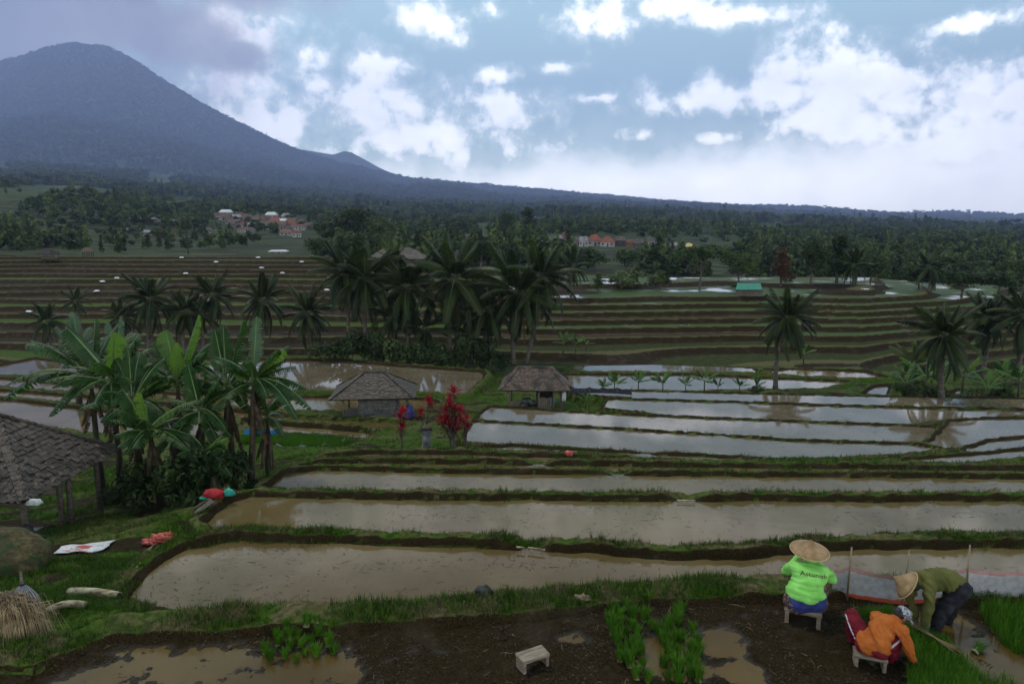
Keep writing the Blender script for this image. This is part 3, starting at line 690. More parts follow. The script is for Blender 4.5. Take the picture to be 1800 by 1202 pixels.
n = 42000; x, y = fan_points(n, 5.6, 9.2, .95); h, mud, wet, dry = ground(x, y, True); k = (h > TZ - .02) & (mud > .5) & (rng.random(n) < np.clip((fbm(x * 1.6, y * 1.6, 3, 90) - .3) * 2.5, .05, 1))
x, y, h = x[k], y[k], h[k]; n = len(x); s = rng.uniform(.25, .95, n); li = rng.choice([0, 1, 2, 3, 4, 5, 6], n, p=[.05, .012, .30, .15, .188, .17, .13])
scatter('mud_litter', np.column_stack([x, y, h]), np.column_stack([rng.normal(0, .15, n), rng.normal(0, .15, n), rng.uniform(0, 6.28, n)]), np.column_stack([s, s, s]), li, LC, 'straw bits and clods littering the trodden mud')
n = 26000; x, y = fan_points(n, 9, 21, .95); lev = np.full(n, np.nan)
for f in FIELDS[1:5]:
    d = sdpoly(x, y, f['V']); lev = np.where(d < -.05, f['z'], lev)
k = ~np.isnan(lev) & (rng.random(n) < np.clip((fbm(x * .9, y * 2.2, 3, 95) - .38) * 3, .03, 1)) & (ground(x, y) < np.nan_to_num(lev, nan=-99) - .01)
x, y, lev = x[k], y[k], lev[k]; n = len(x); s = rng.uniform(.5, 1.3, n)
scatter('paddy_debris', np.column_stack([x, y, lev - .003]), np.column_stack([np.zeros(n), np.zeros(n), rng.uniform(0, 6.28, n)]), np.column_stack([s, s, s * .6]), rng.choice([2, 3, 4, 5], n), LC, 'dark stubble bits floating on the flooded paddies')

# ------------------------------------------------------------------ trees
def crown_np(clumps, nleaf, size, seed, up=.35, shell=.55):
    """leaf-sized faces through a set of ellipsoid clumps (cx,cy,cz,rx,ry,rz)"""
    r = np.random.default_rng(seed); V = []; F = []; wts = np.array([c[3] * c[4] + c[3] * c[5] for c in clumps]); wts = wts / wts.sum()
    which = r.choice(len(clumps), nleaf, p=wts); C = np.array(clumps)[which]
    d = r.normal(size=(nleaf, 3)); d /= np.linalg.norm(d, axis=1)[:, None]; d[:, 2] = np.abs(d[:, 2]) * np.where(r.random(nleaf) < .72, 1, -1)
    rad = shell + (1 - shell) * r.random(nleaf) ** .5 + r.normal(0, .07, nleaf)
    c = C[:, :3] + d * C[:, 3:] * rad[:, None]
    nrm = d * .8 + r.normal(0, .55, (nleaf, 3)) + np.array([0, 0, up]); nrm /= np.linalg.norm(nrm, axis=1)[:, None]
    a = np.cross(nrm, r.normal(size=(nleaf, 3))); a /= np.linalg.norm(a, axis=1)[:, None]; b = np.cross(nrm, a)
    s = size * r.uniform(.55, 1.25, nleaf)[:, None]
    p = [c - a * s, c - b * s * .45 + nrm * s * .12, c + a * s, c + b * s * .45 + nrm * s * .12]
    V = np.stack(p, 1).reshape(-1, 3); i = np.arange(nleaf) * 4
    F = np.column_stack([i, i + 1, i + 2, i + 3]); return V, F
def clumps_tree(kind, h, wd, seed):
    r = random.Random(seed); out = []
    if kind == 'round':
        for i in range(11):
            a = r.uniform(0, 6.28); q = r.uniform(.1, .36) * wd; z = r.uniform(.42, .88) * h
            s = wd * r.uniform(.15, .26); out.append((q * math.cos(a), q * math.sin(a), z, s, s, s * .8))
        out.append((0, 0, .72 * h, wd * .28, wd * .28, h * .25))
    elif kind == 'umbrella':
        for i in range(10):
            a = i * .63 + r.uniform(-.2, .2); q = r.uniform(.15, .42) * wd; z = h * r.uniform(.70, .93)
            s = wd * r.uniform(.12, .22); out.append((q * math.cos(a), q * math.sin(a), z, s, s, s * .45))
    elif kind == 'tall':
        for i in range(12):
            z = h * (.25 + .7 * i / 11); q = wd * .26 * r.random() * (1.1 - .6 * i / 11); a = r.uniform(0, 6.28)
            s = wd * r.uniform(.15, .25) * (1.15 - .5 * i / 11); out.append((q * math.cos(a), q * math.sin(a), z, s, s, s * .85))
    else:
        for i in range(9):
            a = r.uniform(0, 6.28); q = r.uniform(0, .36) * wd; s = wd * r.uniform(.14, .25); z = max(s * .6, h * r.uniform(.25, .8))
            out.append((q * math.cos(a), q * math.sin(a), z, s, s, s * .8))
    return out
def trunk_mb(clumps, h, r0, seed, low=.0):
    r = random.Random(seed); mb = MB(); top = Vector((r.uniform(-.05, .05) * h, r.uniform(-.05, .05) * h, h * .62))
    mb.tube([(0, 0, -.5), (0, 0, h * .1), top * .5, top], [r0 * 1.35, r0, r0 * .75, r0 * .35], n=7)
    for c in clumps[:8]:
        s = top * r.uniform(.45, .9); e = Vector(c[:3]); mb.tube([s, s.lerp(e, .5) + Vector((0, 0, -.04 * h)), e], [r0 * .38, r0 * .25, r0 * .08], n=5, cap=False)
    return mb
# small tree forms for the woods that read as one mass
fm = []
for i, (kind, h, wd) in enumerate([('round', 11, 9), ('tall', 14, 7), ('round', 9, 10), ('umbrella', 12, 11), ('tall', 16, 8), ('round', 10, 8)]):
    cl = clumps_tree(kind, h, wd, 40 + i); V, F = crown_np(cl, 230, 1.15, 50 + i); me = mesh_np('forest_tree', V, F, M_FOREST if i < 4 else M_FOREST2)
    fm.append(me)
FC_ = protos('forest_tree', fm)
def forest(name, y0, y1, n, s0, s1, label, cond, umax=1.0, seed=1, pr=(.2, .17, .2, .11, .15, .17)):
    x, y = fan_points(n, y0, y1, umax); m = cond(x, y, fbm(x / (y * .09 + 12), y / (y * .25 + 20), 4, seed)); x, y = x[m], y[m]; k = len(x)
    z = far_z(x, y) - .4; s = rng.uniform(s0, s1, k)
    idx = rng.choice(6, k, p=list(pr))
    scatter(name, np.column_stack([x, y, z]), np.column_stack([rng.normal(0, .05, k), rng.normal(0, .05, k), rng.uniform(0, 6.28, k)]), np.column_stack([s, s, s * rng.uniform(.75, 1.2, k)]), idx, FC_, label)
def pxc(x, y): return x / y * 1200 + 900
VILL = [(372, 566, 190, 510), (955, 1155, 215, 400), (715, 860, 225, 380), (1165, 1310, 250, 420), (200, 300, 240, 330)]
def clear(x, y):
    p = pxc(x, y); k = np.ones(x.shape, bool)
    for a, b, c, d in VILL: k &= ~((p > a) & (p < b) & (y > c) & (y < d) & (rng.random(len(x)) > .10))
    return k
forest('valley_wood', 158, 330, 7600, .28, .55, 'dark mixed trees filling the gully behind the terraces',
       lambda x, y, q: clear(x, y) & ((q > .50) | ((pxc(x, y) > 820) & (q > .40))) & ~((pxc(x, y) < 560) & (y < 190) & (q < .62)), seed=3)
forest('field_trees', 170, 480, 1500, .26, .5, 'scattered small trees between the fields and houses before the villages', lambda x, y, q: (pxc(x, y) < 900) & (q > .47), seed=8)
forest('hill_wood', 330, 1100, 19000, .34, .72, 'hazy green woodland climbing the foothills', lambda x, y, q: clear(x, y) & (q > .37), seed=4, pr=(.25, .09, .25, .15, .06, .2))
forest('foothill_forest', 1100, 3600, 34000, 1.0, 1.8, 'blue hazed forest on the lower slopes of the volcano', lambda x, y, q: q > .27, seed=5, pr=(.28, .04, .28, .16, .02, .22))
forest('mountain_forest', 3600, 8700, 46000, 2.2, 3.8, 'dense forest clothing the volcano', lambda x, y, q: q > .12, seed=6, pr=(.3, .02, .32, .2, .0, .16))

TREEM = {}
def tree_meshes(kind, k, mat):
    key = (kind, k, mat.name)
    if key not in TREEM:
        h, wd = {'round': (10, 9.5), 'umbrella': (10, 13), 'tall': (12, 7), 'bush': (4, 5)}[kind]
        cl = clumps_tree(kind, h, wd, 100 + k * 7 + len(kind)); V, F = crown_np(cl, 1500 if kind != 'bush' else 900, .42 if kind != 'bush' else .24, 200 + k)
        TREEM[key] = (mesh_np('crown', V, F, mat), trunk_mb(cl, h, .24 if kind != 'bush' else .08, 300 + k).mesh('trunk', M_BARK), h, wd)
    return TREEM[key]
def tree(px, py, hp, wp, kind, k, mat, label, group, name='broadleaf_tree', cat='tree', y=None, y1=400):
    b = GP(px, py, 20, y1) if y is None else Vector((*PD(px, py, y).xy, 0))
    if y is not None: b.z = gz(b.x, y) if y < 140 else float(far_z(np.array([b.x]), np.array([y]))[0])
    cm, tm, h, wd = tree_meshes(kind, k, mat); sh = hp * b.y / 1200 / h; sw = wp * b.y / 1200 / wd
    e = empty(name, (b.x, b.y, b.z - .1), random.uniform(0, 6.28), label, cat, group)
    inst('trunk', tm, e, scale=(sw, sw, sh)); inst('crown', cm, e, scale=(sw, sw, sh)); return e
ORD = ['first', 'second', 'third', 'fourth', 'fifth', 'sixth', 'seventh', 'eighth', 'ninth', 'tenth', 'eleventh', 'twelfth', 'thirteenth', 'fourteenth', 'fifteenth', 'sixteenth', 'seventeenth', 'eighteenth', 'nineteenth', 'twentieth']
for (px, py, hp, wp, kind, k, mat, lab) in [
    (575, 442, 52, 66, 'round', 0, M_LEAF, 'leftmost rounded tree of the clump right of the hillside village'),
    (612, 444, 78, 92, 'round', 1, M_LEAF, 'largest dark tree in the clump right of the hillside village'),
    (668, 446, 66, 78, 'round', 2, M_LEAF2, 'lighter green tree at the right side of the clump by the village'),
    (640, 452, 46, 70, 'round', 3, M_LEAF, 'low bushy tree in front of the clump by the village'),
    (885, 424, 50, 44, 'round', 1, M_LEAF, 'left of the two tall dark trees rising before the central village'),
    (928, 424, 58, 54, 'tall', 0, M_LEAF, 'right and taller of the two dark trees before the central village'),
    (1230, 508, 78, 112, 'umbrella', 0, M_LEAF, 'wide flat-crowned tree with bare forked trunk behind the flooded plateau'),
    (1298, 506, 60, 70, 'round', 0, M_LEAF2, 'mid green tree just behind the green-roofed hut'),
    (1372, 503, 66, 52, 'tall', 1, M_LEAF3, 'tree with a rusty red crown behind the flooded plateau'),
    (1425, 500, 78, 64, 'round', 2, M_LEAF, 'dark dense tree right of the rusty-crowned tree'),
    (1470, 498, 84, 72, 'tall', 2, M_LEAF, 'tallest dark tree of the group behind the flooded plateau'),
    (1530, 498, 56, 60, 'round', 3, M_LEAF, 'rounded dark tree at the right end of the plateau group'),
    (1520, 462, 36, 92, 'umbrella', 1, M_LEAF, 'flat spreading tree beyond the plateau group'),
    (1092, 508, 42, 92, 'bush', 0, M_LEAF2, 'broad pale green bush left behind the flooded plateau'),
    (1160, 508, 36, 70, 'bush', 1, M_LEAF2, 'smaller pale green bush beside the flat-crowned tree'),
    (1052, 512, 34, 40, 'tall', 1, M_LEAF2, 'thin yellowish tree standing on the rim of the small flooded terraces'),
    (1615, 508, 44, 66, 'round', 1, M_LEAF, 'dark tree behind the right end of the flooded plateau'),
    (1690, 520, 46, 80, 'round', 2, M_LEAF, 'broad dark tree above the right-hand palms'),
    (1755, 530, 52, 74, 'round', 0, M_LEAF, 'dark round tree near the right edge above the palms'),
    (1800, 522, 66, 80, 'umbrella', 0, M_LEAF, 'spreading tree cut by the right edge of the view'),
    (1650, 450, 34, 90, 'umbrella', 1, M_LEAF, 'flat-topped tree standing over the green patch at right')]:
    tree(px, py, hp, wp, kind, k, mat, lab, 'trees standing clear of the woods')
for i, (px, py, hp, wp) in enumerate([(560, 470, 40, 50), (600, 466, 46, 46), (845, 478, 50, 62), (885, 482, 46, 60), (1000, 478, 38, 56), (1045, 474, 40, 60), (1100, 474, 40, 58), (1150, 478, 44, 60), (1195, 476, 40, 60), (770, 470, 40, 60), (960, 470, 40, 60)]):
    tree(px, py, hp, wp, ['round', 'tall', 'round'][i % 3], i % 4, M_LEAF, '%s dark tree from the left in the row behind the central palms' % ORD[[0, 1, 3, 4, 6, 7, 8, 9, 10, 2, 5][i]], 'row of trees behind the palms', y=150 + (i * 37) % 34)

# ------------------------------------------------------------------ coconut palms
def frond_mesh(L, rise, droop, seed, mats, n=60, wid=.78):
    r = random.Random(seed); mb = MB()
    def pos(t): return Vector((L * (t - .10 * droop * t * t * t), 0, L * (rise * t - droop * t * t * .62)))
    ps = [pos(i / 8) for i in range(9)]; mb.tube(ps, [.0085 * (1 - .85 * i / 8) for i in range(9)], n=4, mi=1, cap=False)
    for i in range(n):
        t = .14 + .86 * (i + r.uniform(-.2, .2)) / n; t = min(t, 1); p = pos(t); T = (pos(min(1, t + .02)) - pos(t - .02)).normalized()
        le = wid * (math.sin(math.pi * min(1, (t * .86 + .12))) ** .55 + .12) * r.uniform(.8, 1.1)
        for s in (-1, 1):
            side = Vector((0, s, 0)); d = (side * 1.0 + T * .75 + Vector((0, 0, -.35 - .25 * r.random()))).normalized(); e = d + Vector((0, 0, -.75)); e.normalize()
            m = p + d * le * .55; q = m + e * le * .5; wv = T * .0085
            mb.add([p - wv * .6, p + wv * .6, m + wv, m - wv, q], [(0, 1, 2, 3), (3, 2, 4)], 0)
    return mb.mesh('frond', mats)
FR = [frond_mesh(1, .55, .35, 1, [M_FROND, M_RACH], wid=.20), frond_mesh(1, .48, .75, 2, [M_FROND, M_RACH], wid=.2), frond_mesh(1, .30, 1.05, 3, [M_FROND, M_RACH], wid=.19), frond_mesh(1, .05, 1.0, 4, [M_FROND, M_RACH], wid=.18)]
for me in FR:                                    # leaflets were laid out at unit length: keep them narrow but visible
    pass
FRY = frond_mesh(1, .7, .3, 5, [M_FRONDY, M_RACH], wid=.19); FRD = frond_mesh(1, -.55, .7, 6, [M_FRONDD, M_FRONDD], wid=.14)
def nut_mesh():
    mb = MB(); r = random.Random(3)
    for i in range(7):
        a = i * .9; c = Vector((math.cos(a) * .2, math.sin(a) * .2, -.15 - .1 * r.random())); bm = bmesh.new(); bmesh.ops.create_icosphere(bm, subdivisions=1, radius=.13)
        mb.add([v.co + c for v in bm.verts], [[v.index for v in f.verts] for f in bm.faces]); bm.free()
    return mb.mesh('coconuts', M_RACH, True)
NUT = nut_mesh()
def palm(base, crown, rad, label, seed, nf=22, group='coconut palms of the valley', young=False, dead=2):
    r = random.Random(seed); e = empty('coconut_palm', base, 0, label, 'palm tree', group); c = crown - base; hh = c.length
    mb = MB(); k = 12; bow = Vector((r.uniform(-.05, .05) * hh, r.uniform(-.03, .03) * hh, 0))
    pts = [Vector((0, 0, -.3))] + [c * t + bow * math.sin(math.pi * t) for t in [i / k for i in range(1, k + 1)]]
    r0 = .17 * (rad / 4) ** .5 + .03; mb.tube(pts, [r0 * 1.5] + [r0 * (1.05 - .4 * i / k) * (1 + .06 * (i % 2)) for i in range(1, k + 1)], n=7)
    mb.build('trunk', M_PALMT, e, smooth=True)
    ga = r.uniform(0, 6.28); nf = int(nf * r.uniform(1.25, 1.6)); rad = rad * r.uniform(.88, 1.05)
    for i in range(nf):
        t = i / (nf - 1); az = ga + i * 2.39996; el = 1.3 - t * 1.75 + r.uniform(-.2, .2)
        me = FR[0] if t < .25 else FR[1] if t < .55 else FR[2] if t < .82 else FR[3]
        if young and t < .5: me = FRY
        L = rad * r.uniform(.85, 1.12) * (.8 if t < .15 else 1.0)
        M = Matrix.Translation(c + Vector((0, 0, .05))) @ Matrix.Rotation(az, 4, 'Z') @ Matrix.Rotation(-(el - .45), 4, 'Y') @ Matrix.Rotation(r.uniform(-.5, .5), 4, 'X') @ Matrix.Scale(L, 4)
        inst('frond', me, e, M=M)
    for i in range(dead):
        M = Matrix.Translation(c + Vector((0, 0, -.1))) @ Matrix.Rotation(r.uniform(0, 6.28), 4, 'Z') @ Matrix.Rotation(.6, 4, 'Y') @ Matrix.Scale(rad * .7, 4); inst('dead_frond', FRD, e, M=M)
    if not young: inst('coconuts', NUT, e, loc=c, scale=max(.8, rad / 4))
    return e
PALMS = [  # crown px,py, base px,py, frond px, fronds, label
    (604, 480, 607, 616, 66, 20, 'slim palm at the left end of the central palm cluster'),
    (641, 492, 637, 622, 84, 24, 'second palm from the left in the central cluster, wide drooping crown'),
    (716, 508, 717, 634, 78, 24, 'palm with a bushy crown left of the tallest central palm'),
    (799, 492, 792, 645, 92, 26, 'tallest central palm with long upright fronds and pale straight trunk'),
    (858, 545, 850, 650, 70, 18, 'shaded short palm right of the tallest central palm'),
    (910, 518, 903, 652, 98, 26, 'palm with the widest crown, directly behind the right field hut'),
    (952, 490, 924, 644, 80, 24, 'leaning palm rising behind the widest-crowned palm'),
    (690, 560, 690, 640, 60, 16, 'low dark palm among the shrubs of the central cluster'),
    (748, 580, 750, 645, 66, 16, 'low palm at the foot of the tallest central palm'),
    (832, 590, 830, 650, 62, 16, 'drooping low palm between the two pale trunks'),
    (694, 452, 694, 500, 34, 16, 'small yellowish palm beside the brown-roofed building'),
    (1007, 470, 1004, 520, 42, 18, 'lone palm beyond the cluster, before the small curved terraces'),
    (264, 528, 264, 604, 62, 22, 'palm with a full crown above the middle of the banana grove'),
    (326, 548, 326, 606, 52, 20, 'dark low palm right of the full-crowned palm behind the bananas'),
    (374, 520, 372, 600, 50, 20, 'palm with upright fronds above the right side of the banana grove'),
    (462, 530, 459, 604, 58, 22, 'palm standing free to the right of the banana grove'),
    (541, 552, 539, 608, 54, 20, 'palm with thin trunk left of the central cluster'),
    (82, 566, 82, 600, 46, 18, 'low palm near the left edge above the grassy bank'),
    (132, 530, 132, 575, 34, 16, 'small palm on the terraces far left'),
    (356, 556, 356, 604, 40, 14, 'young palm squeezed between two palms behind the bananas'),
    (214, 560, 214, 606, 48, 16, 'dark palm left of the full-crowned palm behind the bananas'),
    (1383, 562, 1363, 684, 66, 26, 'solitary palm with round crown and slanting trunk right of centre'),
    (1660, 592, 1655, 697, 84, 26, 'largest palm of the right-hand group'),
    (1738, 562, 1724, 668, 66, 24, 'palm with feathery crown at right, trunk leaning left'),
    (1802, 556, 1789, 676, 66, 22, 'palm cut by the right edge of the picture'),
    (1610, 640, 1606, 690, 48, 16, 'low young palm left of the right-hand group'),
    (1634, 470, 1632, 512, 38, 18, 'palm rising behind the flooded plateau at right'),
    (1500, 468, 1500, 500, 38, 16, 'palm crown showing in front of the tallest plateau tree'),
    (790, 400, 790, 420, 17, 14, 'tiny distant palm standing among the central village roofs')]
for i, (cx, cy_, bx_, by_, fr, nf, lab) in enumerate(PALMS):
    b = GP(bx_, by_, 24, 420)
    if 560 < by_ < 660 and bx_ < 1000: b = Vector((*PD(bx_, by_, 66).xy, 0)); b.z = gz(b.x, b.y)
    c = PD(cx, cy_, b.y); palm(b, c, fr * b.y / 1200, lab, 500 + i, nf, young=i in (10, 25), dead=0 if fr < 40 else 2)

# ------------------------------------------------------------------ banana plants
def banana_leaf(name, p0, tip, arch, wid, seed, mat, parent, tear=.62, dead=False, roll=0.0, nseg=18):
    r = random.Random(seed); p0 = Vector(p0); p2 = Vector(tip); L = (p2 - p0).length
    ctl = p0.lerp(p2, .5) + Vector((0, 0, arch * L))
    def pos(t): return p0 * (1 - t) ** 2 + ctl * 2 * t * (1 - t) + p2 * t * t
    V = []; F = []; UV = []; MI = []
    def frame(t):
        T = (pos(min(1, t + .02)) - pos(max(0, t - .02))).normalized(); S = T.cross(Vector((0, 0, 1)))
        if S.length < .15: S = Vector((math.cos(seed), math.sin(seed), 0))
        S.normalize(); S = Matrix.Rotation(roll, 3, T) @ S; N = S.cross(T); return T, S, N
    t0 = .16 if not dead else .05
    fold = r.uniform(.15, .75) if not dead else 1.1
    for s in (-1, 1):
        for j in range(nseg):
            a = t0 + (1 - t0) * j / nseg; b = t0 + (1 - t0) * (j + 1) / nseg
            torn = r.random() < tear; e1 = (b - a) * (r.uniform(.15, .55) if torn else 0); sag = r.uniform(0, .35) if torn else 0
            row = []
            for q, tt in ((0, a), (1, b)):
                x = (tt - t0) / (1 - t0); wd = wid * .5 * (max(0.0, math.sin(math.pi * min(1, x * .93 + .045))) ** .42) * (1 if x < .97 else .5)
                wd *= r.uniform(.9, 1.03) if torn else 1
                T, S, N = frame(tt); p = pos(tt)
                for k, f in ((0, 0), (1, .5), (2, 1.0)):
                    off = (S * s * math.cos(fold * f) - N * math.sin(fold * f + sag * f)) * wd * f + N * .06 * wid * math.sin(math.pi * f) * .6
                    sh = (e1 if q == 0 else -e1) * f * f * L + .10 * L * f * (1 - x) * .35
                    row.append((p + off + T * sh, (x, s * f)))
            o = len(V); V += [c[0] for c in row]; UV += [c[1] for c in row]
            F += [(o, o + 1, o + 4, o + 3), (o + 1, o + 2, o + 5, o + 4)] if s > 0 else [(o, o + 3, o + 4, o + 1), (o + 1, o + 4, o + 5, o + 2)]; MI += [0, 0]
    o = len(V); kk = 10
    for i in range(kk + 1):
        tt = i / kk; T, S, N = frame(tt); p = pos(tt); rr = (.035 if not dead else .015) * (1 - .85 * tt) * wid / .5
        for f in (S * rr - N * rr * .3, N * rr * .9, -S * rr - N * rr * .3): V.append(p + f); UV.append((tt, 0))
    for i in range(kk):
        for k in range(3): F.append((o + i * 3 + k, o + i * 3 + (k + 1) % 3, o + i * 3 + 3 + (k + 1) % 3, o + i * 3 + 3 + k)); MI.append(1)
    me = bpy.data.meshes.new(name); me.from_pydata([tuple(v) for v in V], [], F); me.materials.append(mat); me.materials.append(M_BRIB if not dead else M_BDEAD)
    uv = me.uv_layers.new(name='UVMap'); li = np.empty(len(me.loops), np.int32); me.loops.foreach_get('vertex_index', li)
    uv.data.foreach_set('uv', np.array(UV, np.float32)[li].ravel()); me.polygons.foreach_set('material_index', MI); me.polygons.foreach_set('use_smooth', [True] * len(F)); me.update()
    ob = bpy.data.objects.new(name, me); return link(ob, parent)
def banana(basepx, y, crown, leaves, label, seed, group='banana plants of the grove', extra=12, dead=5, sw=.115, wid=.52, greys=False):
    """crown and leaf tips given as photo pixels at the plant's own distance; dy = how far a tip comes nearer or goes farther"""
    r = random.Random(seed); b = PD(basepx, 700, y); b.z = gz(b.x, y) - .05; e = empty('banana_plant', b, 0, label, 'banana plant', group)
    c = PD(crown[0], crown[1], y) - b; mb = MB()
    mb.tube([(0, 0, 0), c * .4 + Vector((r.uniform(-.06, .06), 0, 0)), c * .8, c * 1.02], [sw, sw * .85, sw * .62, sw * .3], n=9); mb.build('stem', M_BSTEM, e, smooth=True)
    for i, lf in enumerate(leaves):
        tx, ty, dy = lf[:3]; arch = lf[3] if len(lf) > 3 else .22; wd = lf[4] if len(lf) > 4 else wid; mi = lf[5] if len(lf) > 5 else 0
        if greys: mi = 2
        wd = wd * (1.2 if not greys else .9)
        banana_leaf('leaf', c * .97 + Vector((0, 0, r.uniform(-.1, .1))), PD(tx, ty, y + dy) - b, arch, wd, seed * 31 + i, M_BAN[mi], e, roll=lf[6] if len(lf) > 6 else r.uniform(-.3, .3))
    L = c.length * .42
    for i in range(extra):
        a = r.uniform(0, 6.28); el = r.uniform(-.95, .9); tip = c + Vector((math.cos(a) * math.cos(el), math.sin(a) * math.cos(el), math.sin(el))) * L * r.uniform(.7, 1.1)
        banana_leaf('leaf', c * .95, tip, .22, wid * 1.1, seed * 31 + 50 + i, M_BAN[2 if greys else 0], e, roll=r.uniform(-.4, .4))
    for i in range(dead):
        a = r.uniform(0, 6.28); s0 = c * r.uniform(.72, .92); tip = s0 + Vector((math.cos(a) * .4, math.sin(a) * .4, -r.uniform(.7, 1.5)))
        banana_leaf('dead_leaf', s0, tip, .25, .3, seed * 31 + 80 + i, M_BDEAD, e, tear=.8, dead=True)
    return e
banana(165, 21.5, (158, 656), [(98, 573, -.2, .05, .62), (12, 678, -.6, .34, .55), (8, 702, .2, .30, .55), (46, 606, .6, .22, .6), (92, 682, -.9, .35, .45), (176, 650, -1.2, .4, .5, 1), (168, 560, .3, .02, .35, 0)], 'banana plant at the left edge of the grove, long leaves arching far left', 1)
banana(194, 20.6, (196, 662), [(116, 574, .2, .05, .72), (201, 584, -.5, .05, .62, 1), (246, 586, .5, .12, .6), (236, 600, .2, .15, .6), (128, 700, -.6, .3, .5), (270, 650, .6, .3, .5)], 'banana plant beside the leftmost one, pale broken leaf standing upright', 2)
banana(312, 21.0, (312, 668), [(349, 554, .2, .03, .46, 1), (291, 580, .6, .05, .66, 1), (311, 602, -.3, .03, .44, 1), (394, 628, -.2, .12, .5, 1), (205, 664, -.6, .24, .58), (222, 650, .3, .25, .55), (270, 600, .4, .1, .6), (352, 680, -.7, .3, .5), (408, 700, -.4, .3, .45)], 'tall banana plant in the middle of the grove with an upright young leaf', 3)
banana(268, 18.6, (262, 752), [(214, 682, -.2, .08, .58), (246, 690, -.3, .05, .4, 1), (312, 716, -.3, .15, .48, 1), (350, 704, .2, .2, .46), (200, 766, -.4, .25, .45), (352, 780, -.3, .3, .5), (330, 790, -.8, .3, .42), (222, 800, -.7, .3, .4)], 'low banana plant at the front of the grove with bright torn leaf', 4, sw=.12)
banana(400, 20.2, (398, 676), [(377, 578, .2, .05, .58), (392, 572, .5, .05, .5), (428, 564, .1, .04, .42), (360, 660, -.5, .28, .5), (430, 710, -.9, .3, .42), (340, 640, .5, .2, .5)], 'banana plant right of the middle with several upright leaves', 5)
banana(428, 19.6, (446, 664), [(451, 556, .1, .03, .4, 2), (500, 616, -.2, .10, .46, 1), (540, 684, .2, .28, .48), (547, 720, -.2, .34, .46), (523, 738, -.7, .40, .44), (412, 660, -.3, .2, .45, 1), (520, 645, .4, .2, .5), (470, 700, -.9, .35, .4)], 'banana plant at the right edge of the grove, leaves drooping over the paddy', 6)
banana(372, 18.2, (362, 790), [(408, 838, -.3, .32, .5), (330, 760, -.2, .2, .42), (400, 770, -.2, .2, .4, 1), (312, 800, -.5, .3, .4)], 'young banana plant low in the shadow of the grove', 7, extra=4, sw=.09, dead=2)
banana(300, 20.0, (304, 770), [(250, 820, -.5, .3, .42), (348, 812, -.5, .32, .42), (300, 730, 0, .1, .4)], 'stunted banana plant with dry leaves at the foot of the grove', 8, extra=3, dead=6, sw=.12)
banana(136, 40, (140, 606), [(127, 548, .3, .03, .8), (118, 560, -.3, .06, .8), (160, 575, .5, .2, .9), (110, 585, .2, .2, .9)], 'grey-green banana plant rising behind the left of the grove', 9, greys=True, dead=1, wid=.85, sw=.2)
banana(204, 41, (206, 612), [(212, 556, .3, .03, .8), (190, 566, .3, .05, .8), (226, 590, .4, .2, .8), (176, 596, .2, .2, .8)], 'second grey-green banana plant behind the grove', 10, greys=True, dead=1, wid=.85, sw=.2)
banana(238, 19.8, (232, 700), [(180, 690, -.4, .3, .5), (226, 612, .2, .06, .5), (282, 668, .2, .2, .5, 1), (290, 730, -.5, .3, .45), (176, 742, -.4, .3, .45)], 'mid-height banana plant half hidden left of the middle', 11)
banana(352, 19.2, (350, 716), [(330, 640, .2, .06, .5), (402, 690, .1, .2, .46, 1), (300, 704, -.3, .25, .46), (398, 756, -.5, .3, .42), (312, 762, -.5, .3, .42)], 'mid-height banana plant half hidden right of the middle', 12)
banana(462, 20.4, (470, 724), [(452, 664, .1, .06, .4), (520, 700, .2, .2, .42), (500, 770, -.4, .35, .4)], 'slender banana plant behind the right edge of the grove', 13, sw=.08, extra=5)
# small bananas and broad-leaved plants along the lip of the valley
def small_banana(px, py, hp, label, seed, y=None, group='broad-leaved plants on the valley lip', nl=7):
    r = random.Random(seed); b = GP(px, py, 24, 120) if y is None else PD(px, py, y)
    b.z = gz(b.x, b.y); h = hp * b.y / 1200; e = empty('banana_plant', b, 0, label, 'banana plant', group)
    MB().tube([(0, 0, -.1), (0, 0, h * .5)], [.06 * h / 2, .035 * h / 2], n=6).build('stem', M_BSTEM, e, smooth=True)
    for i in range(nl):
        a = i * 2.4 + r.uniform(-.3, .3); el = r.uniform(.2, 1.35); tip = Vector((math.cos(a) * math.cos(el), math.sin(a) * math.cos(el), math.sin(el))) * h * .6 + Vector((0, 0, h * .42))
        banana_leaf('leaf', (0, 0, h * .45), tip, .18, h * .2, seed * 17 + i, M_BAN[i % 2], e, nseg=8, roll=r.uniform(-.4, .4))
    return e
for i, (px, py, hp) in enumerate([(1060, 682, 34), (1080, 680, 44), (1122, 684, 44), (1165, 682, 52), (1205, 682, 38), (1238, 684, 52), (1262, 682, 34), (1300, 684, 36), (1330, 682, 34)]):
    small_banana(px, py, hp, '%s leafy plant from the left in the hedge before the valley pond' % ORD[i], 900 + i, y=48.5 + (i % 3) * .6)
for i, (px, py, hp) in enumerate([(1590, 694, 74), (1625, 690, 96), (1690, 697, 84), (1735, 697, 62), (1765, 690, 74), (1600, 660, 66), (1790, 694, 80)]):
    small_banana(px, py, hp, '%s banana plant from the left in the thicket under the right-hand palms' % ORD[[0, 2, 3, 4, 5, 1, 6][i]], 930 + i, y=45 + (i % 3) * 1.5)
for i, (px, py, hp) in enumerate([(990, 622, 40), (1012, 620, 36), (1030, 618, 28)]):
    small_banana(px, py, hp, '%s of three small bananas on the terraces right of the central palms' % ['leftmost', 'middle one', 'rightmost'][i], 950 + i)
small_banana(1412, 640, 40, 'pale banana plant under the solitary right palm', 960); small_banana(1030, 690, 34, 'leafy plant at the right eave of the field hut', 961, y=42)
small_banana(640, 600, 40, 'banana plant glimpsed between trunks of the central palms', 962, y=66)
